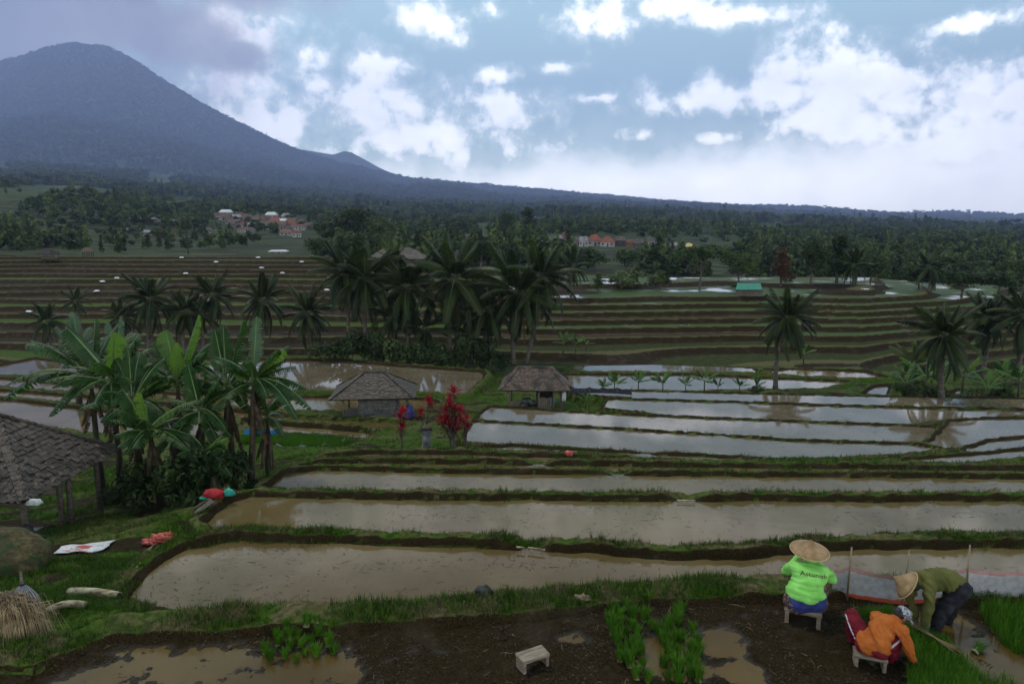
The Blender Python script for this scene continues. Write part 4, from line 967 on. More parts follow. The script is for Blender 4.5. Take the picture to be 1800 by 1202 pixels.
for i, (px, py, hp, wp) in enumerate([(575, 640, 48, 76), (620, 645, 72, 84), (660, 646, 84, 80), (700, 650, 80, 82), (740, 652, 74, 74), (780, 655, 66, 74), (815, 660, 72, 70), (850, 664, 78, 62), (882, 668, 58, 54), (1000, 652, 24, 36), (1590, 700, 40, 60), (1640, 700, 46, 70), (1700, 702, 34, 60), (1760, 702, 40, 70), (1330, 690, 22, 40), (500, 604, 26, 50), (430, 606, 24, 46), (300, 610, 28, 60), (180, 612, 26, 50), (60, 612, 24, 50)]):
    y = 60.5 if px < 900 else (45 if px > 1500 else 49)
    if py < 615: y = 64
    tree(px, py, hp, wp, 'bush', i % 4, M_LEAF if i % 3 else M_LEAF2, '%s shrub from the left in the undergrowth below the palms' % ORD[[5, 6, 7, 8, 9, 10, 11, 12, 13, 14, 16, 17, 18, 19, 15, 4, 3, 2, 1, 0][i]], 'shrubs below the palms', 'shrub', 'shrub', y=y)
# undergrowth round the banana grove
for i, (px, y, hp, wp) in enumerate([(230, 18.2, 120, 130), (300, 17.8, 118, 140), (350, 18.0, 124, 130), (405, 18.8, 120, 120), (450, 19.2, 40, 70), (200, 19.5, 50, 90)]):
    tree(px, 850, hp, wp, 'bush', i % 4, M_LEAF, '%s low shrub from the left at the foot of the banana grove' % ORD[[1, 2, 3, 4, 5, 0][i]], 'shrubs under the bananas', 'shrub', 'shrub', y=y)

# ------------------------------------------------------------------ red cordylines by the shrine
M_CORD = leafmat('cordyline_leaf', (0.16, 0.008, 0.012), (0.42, 0.018, 0.030), scale=3, trans=.35, rnd=.2)
M_CORD2 = leafmat('cordyline_old_leaf', (0.045, 0.012, 0.014), (0.12, 0.02, 0.02), scale=3, trans=.25, rnd=.2)
def rosette(seed, n=26, L=.42, mat=None):
    r = random.Random(seed); mb = MB()
    for i in range(n):
        a = i * 2.4; el = 1.35 - 1.75 * i / n; d = Vector((math.cos(a) * math.cos(el), math.sin(a) * math.cos(el), math.sin(el))); le = L * r.uniform(.8, 1.15)
        S = d.cross(Vector((0, 0, 1))).normalized() * .05; m = d * le * .55 + Vector((0, 0, .03)); q = d * le + Vector((0, 0, -.10 * le))
        o = Vector((0, 0, -.12 * i / n)); mb.add([o, m + S + o, q + o, m - S + o, m + o - Vector((0, 0, .015))], [(0, 4, 1), (1, 4, 2), (0, 3, 4), (3, 2, 4)], 1 if i > n * .7 else 0)
    return mb.mesh('leaf_rosette', [M_CORD, M_CORD2])
ROS = [rosette(i) for i in range(3)]
def cordyline(px, py, heads, label, y):
    b = PD(px, py, y); b.z = gz(b.x, b.y); e = empty('cordyline_plant', b, 0, label, 'plant', 'red cordylines by the shrine'); mb = MB()
    for i, (hx, hy, s) in enumerate(heads):
        q = PD(hx, hy, y + (.3 * math.sin(i * 2.3))) - b; mb.tube([(0, 0, -.1), q * .5 + Vector((q.x * -.25, 0, 0)), q], [.05, .035, .022], n=5)
        inst('leaf_rosette', ROS[i % 3], e, loc=q, rot=(random.uniform(-.3, .3), random.uniform(-.3, .3), i * 1.3), scale=s)
    mb.build('stem', M_BARK, e)
YS = PD(0, 0, 1) and 27.5
cordyline(795, 782, [(798, 690, 1.0), (792, 702, .9), (790, 715, 1.0), (783, 722, 1.0), (799, 724, 1.1), (786, 738, 1.1), (798, 745, 1.3), (810, 722, .8), (776, 740, .9), (808, 740, 1.0), (790, 752, 1.1), (802, 755, 1.0)], 'tall red cordyline with many scarlet heads right of the stone shrine', YS)
cordyline(818, 776, [(820, 736, .8), (816, 746, .8), (822, 752, .7)], 'small red cordyline at the far right beside the tall one', YS + .5)
cordyline(706, 776, [(706, 727, 1.1), (704, 735, .9), (707, 752, .8), (704, 758, .7)], 'lone red cordyline left of the stone shrine', YS + .2)
cordyline(748, 770, [(753, 706, 1.0), (740, 728, 1.0), (757, 712, .7)], 'red cordyline rising behind the stone shrine', YS + .8)

# ------------------------------------------------------------------ rice seedlings
def bundle_mesh(seed):
    r = random.Random(seed); mb = MB()
    for i in range(110):
        a = r.uniform(0, 6.283); q = math.sqrt(r.random()); d = Vector((math.cos(a), math.sin(a), 0)); p = d * q * .05; h = r.uniform(.15, .25); o = d * q * h * .42 + Vector((r.uniform(-.015, .015), r.uniform(-.015, .015), 0))
        S = Vector((-d.y, d.x, 0)) * .0045; m = p + o * .4 + Vector((0, 0, h * .6)); t = p + o + Vector((0, 0, h * r.uniform(.88, 1)))
        mb.add([p - S, p + S, m + S, m - S, t], [(0, 1, 2, 3), (3, 2, 4)], 0)
    mb.tube([(0, 0, -.03), (0, 0, .035), (0, 0, .06)], [.055, .045, .05], n=8, mi=1, cap=False); return mb.mesh('seedling_bundle', [M_RICE, M_RICEB])
BUN = [bundle_mesh(i) for i in range(4)]
BL1 = [(1078, 1080), (1098, 1076), (1090, 1090), (1112, 1092), (1072, 1100), (1092, 1106), (1110, 1110), (1078, 1120), (1098, 1122), (1118, 1118), (1084, 1136), (1104, 1138), (1122, 1132), (1096, 1152), (1116, 1150), (1128, 1146), (1090, 1168), (1108, 1176), (1128, 1172), (1132, 1092),
       (1146, 1106), (1160, 1116), (1176, 1104), (1192, 1100), (1186, 1088), (1198, 1080), (1166, 1130), (1182, 1128), (1196, 1124), (1174, 1146), (1190, 1146), (1164, 1168), (1182, 1162), (1192, 1176), (1220, 1112), (1226, 1126), (1214, 1142), (1226, 1150), (1210, 1164), (1224, 1172), (1174, 1196), (1192, 1200), (1118, 1200), (1138, 1202), (1214, 1188), (1226, 1200)]
BL2 = [(470, 1112), (486, 1120), (504, 1114), (522, 1124), (540, 1112), (558, 1108), (562, 1120), (490, 1134), (510, 1140), (528, 1136), (548, 1132), (466, 1146), (500, 1154), (520, 1160), (536, 1150), (556, 1150), (578, 1136), (586, 1146), (476, 1156), (508, 1126)]
for L_, lab, grp in ((BL1, 'bundle of bright green rice seedlings standing in the shallow pool left of the seated woman', 'seedling bundles in the middle pool'), (BL2, 'bundle of dark green rice seedlings beside the large brown puddle at lower left', 'seedling bundles by the left puddle')):
    for i, (px, py) in enumerate(L_):
        b = P(px, py, TZ); b.z = max(gz(b.x, b.y), TZ - .03)
        o = inst('seedling_bundle', BUN[i % 4], None, loc=b, rot=(random.uniform(-.18, .18), random.uniform(-.18, .18), i * 1.1), scale=random.uniform(.6, 1.0) * (1.0 if L_ is BL1 else .85)); tag(o, lab, 'seedlings', grp)
def bed(name, pix, z, n, s0, s1, label, coll):
    V = np.array([[*(P(a, b, z).xy)] for a, b in pix]); x = rng.uniform(V[:, 0].min(), V[:, 0].max(), n); y = rng.uniform(V[:, 1].min(), V[:, 1].max(), n)
    k = sdpoly(x, y, V) < (rng.random(n) - .8) * .08; x, y = x[k], y[k]; n = len(x); s = rng.uniform(s0, s1, n)
    h = np.maximum(ground(x, y), z - .02); scatter(name, np.column_stack([x, y, h]), np.column_stack([rng.normal(0, .1, n), rng.normal(0, .1, n), rng.uniform(0, 6.28, n)]), np.column_stack([s, s, s]), rng.integers(0, 3, n), coll, label)
RC = protos('rice_tuft', [tuft(8, .17, .03, .005, M_RICE, 11, .35), tuft(8, .14, .03, .005, M_RICE, 12, .45), tuft(7, .19, .03, .005, M_RICE, 13, .3)])
bed('rice_seedling_bed', [(1500, 1082), (1560, 1074), (1585, 1085), (1600, 1105), (1640, 1118), (1680, 1140), (1712, 1176), (1720, 1260), (1590, 1260), (1600, 1160), (1560, 1110)], TZ, 5200, .7, 1.1, 'dense bright green seedling bed in front of the crouching man', RC)
bed('rice_seedling_bed', [(1716, 1072), (1800, 1070), (2100, 1080), (2100, 1180), (1830, 1175), (1770, 1140), (1735, 1100)], TZ, 5200, .8, 1.15, 'green seedling bed at the right edge behind the plastic screen', RC)
bed('nursery_seedlings', [(425, 770), (520, 768), (605, 774), (625, 779), (596, 788), (540, 790), (425, 780)], -5.8, 14000, 1.2, 1.7, 'vivid green nursery bed beside the blue sheet', RC)
bed('weeds', [(1640, 1172), (1690, 1172), (1790, 1195), (1790, 1230), (1640, 1230)], TZ, 260, .6, 1.0, 'loose weeds at the lower right puddle edge', RC)
# ------------------------------------------------------------------ field huts
M_SHING = pm('weathered_shingle', (0.016, 0.011, 0.008), (0.085, 0.064, 0.047), scale=7, rough=.62, spec=.4, bump=.5, rnd=.5, c3=(.03, .025, .016), scale3=2.0)
M_TILE = pm('clay_roof_tile', (0.045, 0.030, 0.022), (0.125, 0.090, 0.068), scale=6, rough=.75, bump=.4, rnd=.35, c3=(.025, .022, .016), scale3=1.2)
M_WOODD = pm('dark_timber', (0.022, 0.016, 0.011), (0.060, 0.046, 0.033), scale=4, rough=.85, bump=.4, stretch=(1, 1, .2))
M_WOODG = pm('grey_timber', (0.075, 0.062, 0.048), (0.17, 0.145, 0.115), scale=6, rough=.85, bump=.5, bdist=.006, stretch=(.6, 4, 4), rnd=.2)
M_BLOCK = pm('concrete_block', (0.085, 0.08, 0.072), (0.16, 0.15, 0.138), scale=8, rough=.9, bump=.4, rnd=.25, c3=(.07, .075, .06), scale3=2)
M_MORTAR = pm('mortar', (0.10, 0.095, 0.085), (0.15, 0.14, 0.13), scale=12, rough=.95)
M_BAMB = pm('bamboo_pole', (0.13, 0.095, 0.05), (0.26, 0.20, 0.11), scale=4, rough=.5, stretch=(4, 4, .6))
M_DARK = pm('dark_boards', (0.018, 0.014, 0.011), (0.04, 0.032, 0.026), scale=5, rough=.9)  # dark brown boards for roof decks, back walls and caps
M_EARTH = pm('packed_earth', (0.05, 0.038, 0.025), (0.085, 0.066, 0.045), scale=3, rough=.9, bump=.3)
def shingle_mesh(seed, L=.26, W=.17, t=.018):
    r = random.Random(seed); mb = MB(); n = 3; top = []
    for i in range(n + 1):
        x = -W / 2 + W * i / n; e = r.uniform(-.03, .03); top.append((x, e))
    V = [(x, -L * .5 + e, .012 + r.uniform(-.004, .008)) for x, e in top] + [(x, L * .5, 0) for x, e in top]; V += [(a, b, c - t) for a, b, c in V]
    k = n + 1; F = [(i, i + 1, i + 1 + k, i + k) for i in range(n)] + [(i + 2 * k, i + k * 3, i + 1 + k * 3, i + 1 + 2 * k) for i in range(n)]
    F += [(i, i + 2 * k, i + 1 + 2 * k, i + 1) for i in range(n)] + [(0, k, 3 * k, 2 * k), (n, n + 2 * k, n + 3 * k, n + k)]
    return mb.add(V, F).mesh('shingle', M_SHING)
SHM = [shingle_mesh(i) for i in range(5)]
def roof_faces(hx, hy, ridge, z0, z1):
    """hip roof: list of (eave a, eave b, top a, top b) for the four slopes"""
    A, B, C, D = Vector((-hx, -hy, z0)), Vector((hx, -hy, z0)), Vector((hx, hy, z0)), Vector((-hx, hy, z0)); r0, r1 = Vector((-ridge, 0, z1)), Vector((ridge, 0, z1))
    return [(A, B, r0, r1), (B, C, r1, r1), (C, D, r1, r0), (D, A, r0, r0)]
def tiled_roof(parent, faces, rows, tw, jitter, mat, single=(), maxn=300, lift=.02, tl=None):
    """tiles on every slope; slopes listed in single get each tile as its own object"""
    cnt = 0; mb = MB(); rr = random.Random(5)
    for fi, (a, b, c, d) in enumerate(faces):
        up0 = (c + d) / 2 - (a + b) / 2; rows_l = up0.length; N = (b - a).cross(up0).normalized(); along = (b - a).normalized(); upn = N.cross(along).normalized()
        for i in range(rows):
            f = i / rows; p0 = a.lerp(c, f); p1 = b.lerp(d, f); w = (p1 - p0).length; n = max(1, int(w / tw)); 
            for k in range(n):
                q = p0.lerp(p1, (k + .5 + (.25 if i % 2 else -.0) * (n > 1) * .5) / n) + upn * (rows_l / rows * .5) + N * (lift + rr.uniform(0, jitter)); sag = N * (-.0)
                tilt = rr.uniform(-.5, .5) * jitter * 6
                if fi in single and cnt < maxn:
                    Mx = Matrix((along, upn, N)).transposed().to_4x4(); Mx.translation = q
                    inst('shingle', SHM[rr.randrange(5)], parent, M=Mx @ Matrix.Rotation(tilt, 4, 'Z') @ Matrix.Rotation(rr.uniform(-.12, .10), 4, 'X')); cnt += 1
                else:
                    L = (tl or rows_l / rows * 1.35); Mx = Matrix((along, upn, N)).transposed() @ Matrix.Rotation(tilt, 3, 'Z') @ Matrix.Rotation(-.10 + rr.uniform(-.05, .05), 3, 'X')
                    mb.box(q, (tw * 1.0, L, .022), rot=Mx)
        # hip ridge cover
        for s, e in ((b, d),):
            m = 10
            for k in range(m):
                p = s.lerp(e, (k + .5) / m) + Vector((0, 0, lift + .025)); dv = (e - s).normalized(); Mx = dv.to_track_quat('Y', 'Z').to_matrix(); mb.box(p, (tw * 1.15, (e - s).length / m * 1.15, .05), rot=Mx)
    r0, r1 = faces[0][2], faces[0][3]
    if (r1 - r0).length > .1: mb.tube([r0 + Vector((-.1, 0, .04)), r1 + Vector((.1, 0, .04))], .08, n=6)
    o = mb.build('roof_tiles', mat, parent); o['kind'] = 'stuff'; return o
def roof_deck(faces, name, mat, parent, drop=.0):
    mb = MB()
    for a, b, c, d in faces:
        V = [a, b, d, c] if (c - d).length > .01 else [a, b, c]; V2 = [v - Vector((0, 0, .05)) for v in V]; k = len(V)
        mb.add(V + V2, [tuple(range(k)), tuple(range(k, 2 * k))[::-1]] + [(i, k + i, k + (i + 1) % k, (i + 1) % k) for i in range(k)])
    return mb.build(name, mat, parent)
# --- near hut at the left
hc = Vector((-13.15, 16.75, 0)); hc.z = gz(-11.6, 16.2) - .02
H1 = empty('field_hut', hc, 0, 'near open-sided hut with shaggy shingle roof at the left edge', 'hut', 'field huts')
zE = -2.0 - hc.z; zA = -.45 - hc.z
fs = roof_faces(1.95, 1.9, .02, zE, zA); rf = roof_deck(fs, 'roof', M_DARK, H1); tiled_roof(rf, fs, 18, .17, .035, M_SHING, single=(1, 0), maxn=300)
for (x, y) in ((1.52, -1.38), (1.50, .30), (1.42, .42), (1.58, 1.40), (-1.5, -1.4), (-1.5, 1.4), (1.30, .22)):
    g = gz(hc.x + x, hc.y + y) - hc.z - .15; MB().tube([(x, y, g), (x + .01, y, zE + .22)], [.075, .065], n=8).build('post', M_WOODG, H1, smooth=True)
for a, b in (((1.5, -1.5), (1.5, 1.5)), ((-1.5, -1.45), (1.5, -1.45)), ((-1.5, 1.45), (1.5, 1.45)), ((-1.5, -1.5), (-1.5, 1.5))):
    MB().tube([(*a, zE + .12), (*b, zE + .12)], .05, n=6).build('beam', M_WOODD, H1)
M_SACKP = pm('plastic_sack', (0.42, 0.42, 0.42), (0.60, 0.60, 0.60), scale=5, rough=.5, bump=.4, bdist=.01)
def cloth_patch(nx, ny, w, d, seed, amp=.04):
    r = np.random.default_rng(seed); V = []; F = []
    for j in range(ny):
        for i in range(nx):
            u, v = i / (nx - 1) - .5, j / (ny - 1) - .5; V.append((u * w + .02 * math.sin(v * 9 + seed), v * d + .02 * math.sin(u * 8), .012 + amp * float(fbm(np.array([u * 4 + seed]), np.array([v * 4.0]), 3, seed)[0])))
    for j in range(ny - 1):
        for i in range(nx - 1): F.append((j * nx + i, j * nx + i + 1, (j + 1) * nx + i + 1, (j + 1) * nx + i))
    return V, F
def lay(name, px, py, zhint, w, d, rz, mat, label, cat, seed, amp=.04, y0=6):
    p = GP(px, py, y0, 60); V, F = cloth_patch(14, 12, w, d, seed, amp); q = []
    M = Matrix.Rotation(rz, 3, 'Z')
    for v in V:
        a = M @ Vector(v); q.append((a.x, a.y, gz(p.x + a.x, p.y + a.y) - p.z + .02 + v[2]))
    o = link(bpy.data.objects.new(name, mesh_np(name, q, F, mat, smooth=True))); o.location = p
    so = o.modifiers.new('s', 'SOLIDIFY'); so.thickness = .012; return tag(o, label, cat)
def sack_mat():
    m = newmat('printed_sack'); t = NT(m); g = t.n('ShaderNodeTexCoord').outputs['Generated']; s = t.n('ShaderNodeSeparateXYZ', {0: g}).outputs
    def box_(x0, x1, y0, y1):
        a = t.math('MULTIPLY', t.math('GREATER_THAN', s[0], x0), t.math('LESS_THAN', s[0], x1)); return t.math('MULTIPLY', a, t.math('MULTIPLY', t.math('GREATER_THAN', s[1], y0), t.math('LESS_THAN', s[1], y1)))
    nz = t.noise(g, 14, 3); c = t.mix(t.ramp(nz, .4, .7), (.50, .50, .50), (.62, .62, .61))
    c = t.mix(t.math('MULTIPLY', box_(.36, .62, .38, .66), t.math('GREATER_THAN', nz, .38)), c, (.42, .05, .035))
    c = t.mix(t.math('MULTIPLY', box_(.20, .72, .12, .22), t.math('GREATER_THAN', nz, .46)), c, (.45, .10, .08))
    c = t.mix(t.math('MULTIPLY', box_(.30, .55, .28, .34), t.math('GREATER_THAN', nz, .45)), c, (.05, .10, .06))
    c = t.mix(t.math('MULTIPLY', box_(.66, .92, .55, .80), t.math('GREATER_THAN', t.noise(g, 30, 2), .55)), c, (.12, .16, .15))
    b = t.n('ShaderNodeBsdfPrincipled', {'Base Color': c, 'Roughness': .5, 'Normal': t.bump(nz, .3, .02)}); t.out(b.outputs[0]); return m
lay('rice_sack', 150, 966, 0, .92, .62, .22, sack_mat(), 'flattened white rice sack with red print lying on the grass', 'sack', 3, .05)
lay('plastic_sheet', 34, 938, 0, 1.0, .9, .1, pm('pale_sheet', (.20, .21, .22), (.40, .41, .43), scale=7, rough=.4, bump=.4, stretch=(1, 5, 1)), 'crumpled pale sheet on the ground under the near hut', 'sheet', 5, .06)
M_CLOTHD = pm('dark_cloth', (0.012, 0.012, 0.013), (0.04, 0.04, 0.042), scale=9, rough=.8, bump=.5)
def lump(name, loc, size, mat, label, cat, seed, parent=None, sub=3, amp=.35, freq=2.6):
    bm = bmesh.new(); bmesh.ops.create_icosphere(bm, subdivisions=sub, radius=1.0); co = np.array([v.co[:] for v in bm.verts])
    n = fbm(co[:, 0] * freq + seed * 3.1 + 9, co[:, 1] * freq + co[:, 2] * freq * .7 + 5, 4, seed) - .5; rr = 1 + amp * n * 2
    for v, q in zip(bm.verts, rr): v.co = Vector((v.co.x * size[0], v.co.y * size[1], max(v.co.z, -.55) * size[2])) * q
    me = bpy.data.meshes.new(name); bm.to_mesh(me); bm.free(); me.materials.append(mat); me.polygons.foreach_set('use_smooth', [True] * len(me.polygons))
    o = bpy.data.objects.new(name, me); o.location = loc; link(o, parent)
    if label: tag(o, label, cat)
    return o
g = Vector((hc.x + 1.62, hc.y - 1.62, 0)); g.z = gz(g.x, g.y); lump('dark_bag', g + Vector((.05, 0, .14)), (.17, .15, .22), M_CLOTHD, 'dark cloth bag tied at the foot of the near hut post', 'bag', 4)
e_ = PD(50, 876, 14.95); lump('rag', e_ + Vector((.12, -.02, -.10)), (.18, .05, .10), M_SACKP, 'white rag hanging from the corner of the shingle roof', 'rag', 6, amp=.5)
# --- block-walled hut in the middle
def hut_mid(px, py, y, zb, wid, dep, eave, rise, ridge, rz, label):
    c = PD(px, py, y); c.z = zb; e = empty('field_hut', c, rz, label, 'hut', 'field huts')
    fs = roof_faces(wid / 2, dep / 2, ridge, eave, eave + rise); return e, fs, c
zb = gz(*PD(660, 728, 40).xy); H2, fs, c2 = hut_mid(660, 728, 40.3, -7.0, 4.9, 3.5, 1.38, 1.20, .62, .10, 'hut with a grey block wall and steep tiled roof among the paddies')
rf = roof_deck(fs, 'roof', M_DARK, H2); tiled_roof(rf, fs, 15, .2, .02, M_SHING)
M_PAD = pm('hut_floor', (0.06, 0.05, 0.035), (0.10, 0.085, 0.06), scale=3, rough=.9)
lump('hut_mound', c2 + Vector((0, .2, -.55)), (3.6, 2.6, .62), M_TERR, None, None, 8, amp=.08, freq=1.2)['kind'] = 'structure'
for (x, y) in ((-1.72, -1.35), (1.95, -1.1), (-1.75, 1.3), (1.9, 1.3), (0, 1.3)):
    MB().tube([(x, y, -.25), (x, y, 1.5)], .06, n=6).build('post', M_WOODG, H2, smooth=True)
wl_ = MB().box((.32, -1.28, .62), (2.05, .10, 1.24)).build('wall', M_MORTAR, H2); bmsh = MB().box((0, 0, 0), (.385, .05, .185)).mesh('concrete_block', M_BLOCK)
for j in range(6):
    for i in range(5): inst('concrete_block', bmsh, wl_, loc=(.32 - .82 + i * .405 + (.0 if j % 2 else -.06), -1.345, .12 + j * .2))
wl2 = MB().box((1.31, .0, .62), (.10, 2.5, 1.24)).build('wall', M_MORTAR, H2)
for j in range(6):
    for i in range(6): inst('concrete_block', bmsh, wl2, loc=(1.375, -1.0 + i * .405 + (.05 if j % 2 else -.03), .12 + j * .2), rot=(0, 0, math.pi / 2))
MB().box((-.78, -1.30, .7), (.16, .10, 1.36)).build('door_post', M_WOODG, H2); MB().box((-.25, -1.33, .68), (.09, .06, 1.30)).build('door_post', M_WOODG, H2)
MB().box((.3, .95, .62), (2.0, .1, 1.24)).build('wall', M_DARK, H2); MB().box((.1, -1.3, 1.30), (4.0, .12, .10)).build('beam', M_WOODG, H2)
MB().box((-1.2, -.1, .12), (1.2, 2.2, .12)).build('platform', M_WOODG, H2)
M_BLUE = pm('blue_sheet', (0.02, 0.17, 0.55), (0.04, 0.30, 0.75), scale=4, rough=.4, bump=.3, bdist=.02, trans=.2); M_NAVY = pm('navy_cloth', (0.02, 0.025, 0.10), (0.06, 0.07, 0.22), scale=7, rough=.7, bump=.4)
lump('blue_bundle', c2 + Vector((2.25, -1.15, .34)), (.30, .3, .55), M_NAVY, 'dark blue bundle leaning at the right of the block hut', 'bundle', 12)
lump('net_heap', c2 + Vector((1.75, -1.25, .30)), (.36, .25, .46), pm('grey_net', (.05, .055, .055), (.12, .125, .12), scale=15, rough=.9), 'grey net heap beside the block hut wall', 'net', 13)
# --- open hut with scooter
H3, fs, c3 = hut_mid(940, 712, 40.6, -6.5, 4.05, 3.3, 1.28, 1.02, 1.05, -.06, 'low open hut with brown tiled roof at the corner of the flooded fields')
rf = roof_deck(fs, 'roof', M_DARK, H3); tiled_roof(rf, fs, 13, .19, .008, M_TILE)
lump('hut_mound', c3 + Vector((.1, .3, -.5)), (2.9, 2.4, .55), M_TERR, None, None, 9, amp=.08, freq=1.2)['kind'] = 'structure'
for (x, y) in ((-1.55, -1.2), (1.15, -1.25), (1.6, -1.2), (.25, -1.2), (-1.5, 1.2), (1.6, 1.2), (0.1, 1.2)):
    MB().tube([(x, y, -.25), (x, y, 1.4)], .065, n=6).build('post', M_WOODG, H3, smooth=True)
for k in range(6): MB().box((.33 + k * .13, -1.22, .38), (.11, .04, .72 + .05 * (k % 3))).build('plank', M_WOODG, H3)
MB().box((.75, .4, .75), (.9, .08, 1.2)).build('back_wall', M_DARK, H3); MB().box((-1.0, -.6, .22), (1.0, .8, .08)).build('bench', M_BAMB, H3)
lump('cloth', (1.75, -1.2, .85), (.12, .1, .5), M_SACKP, None, None, 15, parent=H3, amp=.4)
S = empty('scooter', c3 + Vector((-.25, -1.0, .02)), .2, 'parked scooter half hidden inside the open hut', 'scooter')
for x in (-.45, .45):
    Mx = Matrix.Translation((x, 0, .24)) @ Matrix.Rotation(math.pi / 2, 4, 'X'); mb = MB(); mb.lathe([(.15, -.04), (.23, -.045), (.25, 0), (.23, .045), (.15, .04), (.15, -.04)], n=16, M=Mx); mb.build('wheel', M_CLOTHD, S, smooth=True)
M_PAINT = pm('scooter_paint', (.05, .05, .055), (.10, .10, .105), rough=.3)
MB().tube([(-.5, 0, .5), (-.1, 0, .5), (.05, 0, .32), (.3, 0, .32), (.42, 0, .75)], [.12, .14, .10, .09, .06], n=8).build('body', M_PAINT, S, smooth=True)
MB().tube([(.40, -.28, .82), (.42, 0, .78), (.40, .28, .82)], .02, n=6).build('handlebar', M_CLOTHD, S); MB().box((-.3, 0, .64), (.5, .2, .08)).build('seat', M_CLOTHD, S)
lump('green_tarp', c3 + Vector((.95, -.9, .42)), (.4, .3, .3), pm('green_tarp', (.01, .07, .045), (.02, .13, .08), scale=6, rough=.5, bump=.4), 'dark green tarpaulin heap inside the open hut', 'tarp', 16)
# --- hut with green sheet roof on the plateau
g = GP(1316, 521, 60, 130); H4 = empty('field_hut', g, -.12, 'plank hut with green sheet roof at the rim of the flooded plateau', 'hut', 'field huts'); u_ = g.y / 1200
M_GREENR = pm('green_sheet_roof', (0.012, 0.14, 0.085), (0.02, 0.20, 0.12), scale=3, rough=.4, spec=.5)
for k in range(9): MB().box(((-20 + k * 3.6) * u_, 0, 7 * u_), (3.4 * u_, .08, 14 * u_)).build('plank', M_WOODG, H4)
MB().box((14 * u_, 3 * u_, 7 * u_), (20 * u_, .1, 14 * u_)).build('wall', M_WOODG, H4)
mb = MB(); mb.add([(-24 * u_, -.5, 12 * u_), (21 * u_, -.5, 12.5 * u_), (23 * u_, 1.4, 22 * u_), (-17 * u_, 1.4, 22 * u_), (-24 * u_, 3.6, 12 * u_), (21 * u_, 3.6, 12.5 * u_)], [(0, 1, 2, 3), (3, 2, 5, 4)]); o = mb.build('roof', M_GREENR, H4); o.modifiers.new('s', 'SOLIDIFY').thickness = .06
# --- small shelters on the upper left terraces
M_THATCH = pm('thatch', (0.05, 0.038, 0.022), (0.15, 0.115, 0.065), scale=9, rough=.95, bump=.7, bdist=.03, stretch=(5, 5, .5))
def shelter(px, py, wp, hp, label, mat, y1=150):
    b = GP(px, py, 60, y1); s = b.y / 1200; e = empty('field_shelter', b, random.uniform(-.3, .3), label, 'shelter', 'field shelters on the left terraces'); w_, h_ = wp * s, hp * s
    fs = roof_faces(w_ / 2, w_ * .4, w_ * .2, h_ * .55, h_); roof_deck(fs, 'roof', mat, e)
    for x in (-.38, 0, .38):
        for yv in (-.3, .3): MB().tube([(x * w_, yv * w_, -.3), (x * w_, yv * w_, h_ * .6)], .06, n=5).build('post', M_WOODD, e)
    MB().box((w_ * .05, 0, h_ * .2), (w_ * .7, w_ * .4, .12)).build('platform', M_WOODG, e); return e
shelter(86, 458, 30, 20, 'dark thatched shelter at the far left on the upper terraces', M_DARK); shelter(223, 448, 24, 17, 'straw-coloured shelter on the top left terrace', M_THATCH); shelter(155, 450, 18, 15, 'small bamboo shelter beside the white shrine on the top terrace', M_THATCH)
b = GP(173, 449, 60, 150); s = b.y / 1200; e = empty('field_shrine', b, 0, 'small white shrine with a red base on the top left terrace', 'shrine')
M_WHITE = pm('white_wash', (.55, .55, .55), (.7, .7, .7), scale=5, rough=.8); M_REDP = pm('red_paint', (.25, .04, .03), (.35, .07, .05), rough=.7)
MB().box((0, 0, 2 * s), (7 * s, .8, 5 * s)).build('base', M_REDP, e); MB().box((0, 0, 8 * s), (5 * s, .6, 7 * s)).build('body', M_WHITE, e); MB().box((0, 0, 12 * s), (8 * s, .9, 1.5 * s), taper=.5).build('roof', M_WHITE, e)
for i, (px, py) in enumerate(sorted([(320, 454), (380, 462), (454, 454), (531, 462), (460, 472), (327, 482), (497, 481), (206, 490), (181, 496), (171, 513), (52, 549), (580, 490), (613, 500), (575, 511)])):
    b = GP(px, py, 60, 145); lump('white_sheet', b + Vector((0, -.1, .12)), (.42, .3, .16), M_WHITE, '%s small white sheet from the left on the bare hillside terraces' % ORD[i], 'sheet', 20 + i, sub=2)['group'] = 'white sheets on the left terraces'
# --- brown-roofed building behind the palms
def gable(e, w_, d_, h_, rise, rm, wm, hip=.25):
    MB().box((0, 0, h_ / 2 - .5), (w_, d_, h_ + 1)).build('wall', wm, e); fs = roof_faces(w_ * .56, d_ * .6, w_ * .56 * (1 - hip), h_, h_ + rise); roof_deck(fs, 'roof', rm, e)
M_GLASS = pm('window_dark', (.015, .018, .02), (.03, .035, .04), rough=.2, spec=.6); M_DOOR = pm('door_wood', (.05, .03, .018), (.09, .055, .03), rough=.7)
def house(px, py, wp, hp, rm, wm, label, group, y0=150, y1=700, rise=.42, hip=.3, rz=None, name='village_house', y=None):
    b = GP(px, py, y0, y1)
    if y is not None: b = PD(px, py, y); b.z = float(far_z(np.array([b.x]), np.array([y]))[0]) if y > 140 else gz(b.x, y)
    s = b.y / 1200; w_, h_ = wp * s, hp * s * (1 - rise); e = empty(name, b, random.uniform(-.35, .35) if rz is None else rz, label, 'house', group); d_ = w_ * .75
    gable(e, w_, d_, h_, hp * s * rise, rm, wm, hip)
    MB().box((w_ * .05, -d_ / 2 - .02, h_ * .36), (w_ * .12, .08, h_ * .72)).build('door', M_DOOR, e)
    for x in (-.3, .32): MB().box((x * w_, -d_ / 2 - .02, h_ * .55), (w_ * .15, .08, h_ * .36)).build('window', M_GLASS, e)
    return e
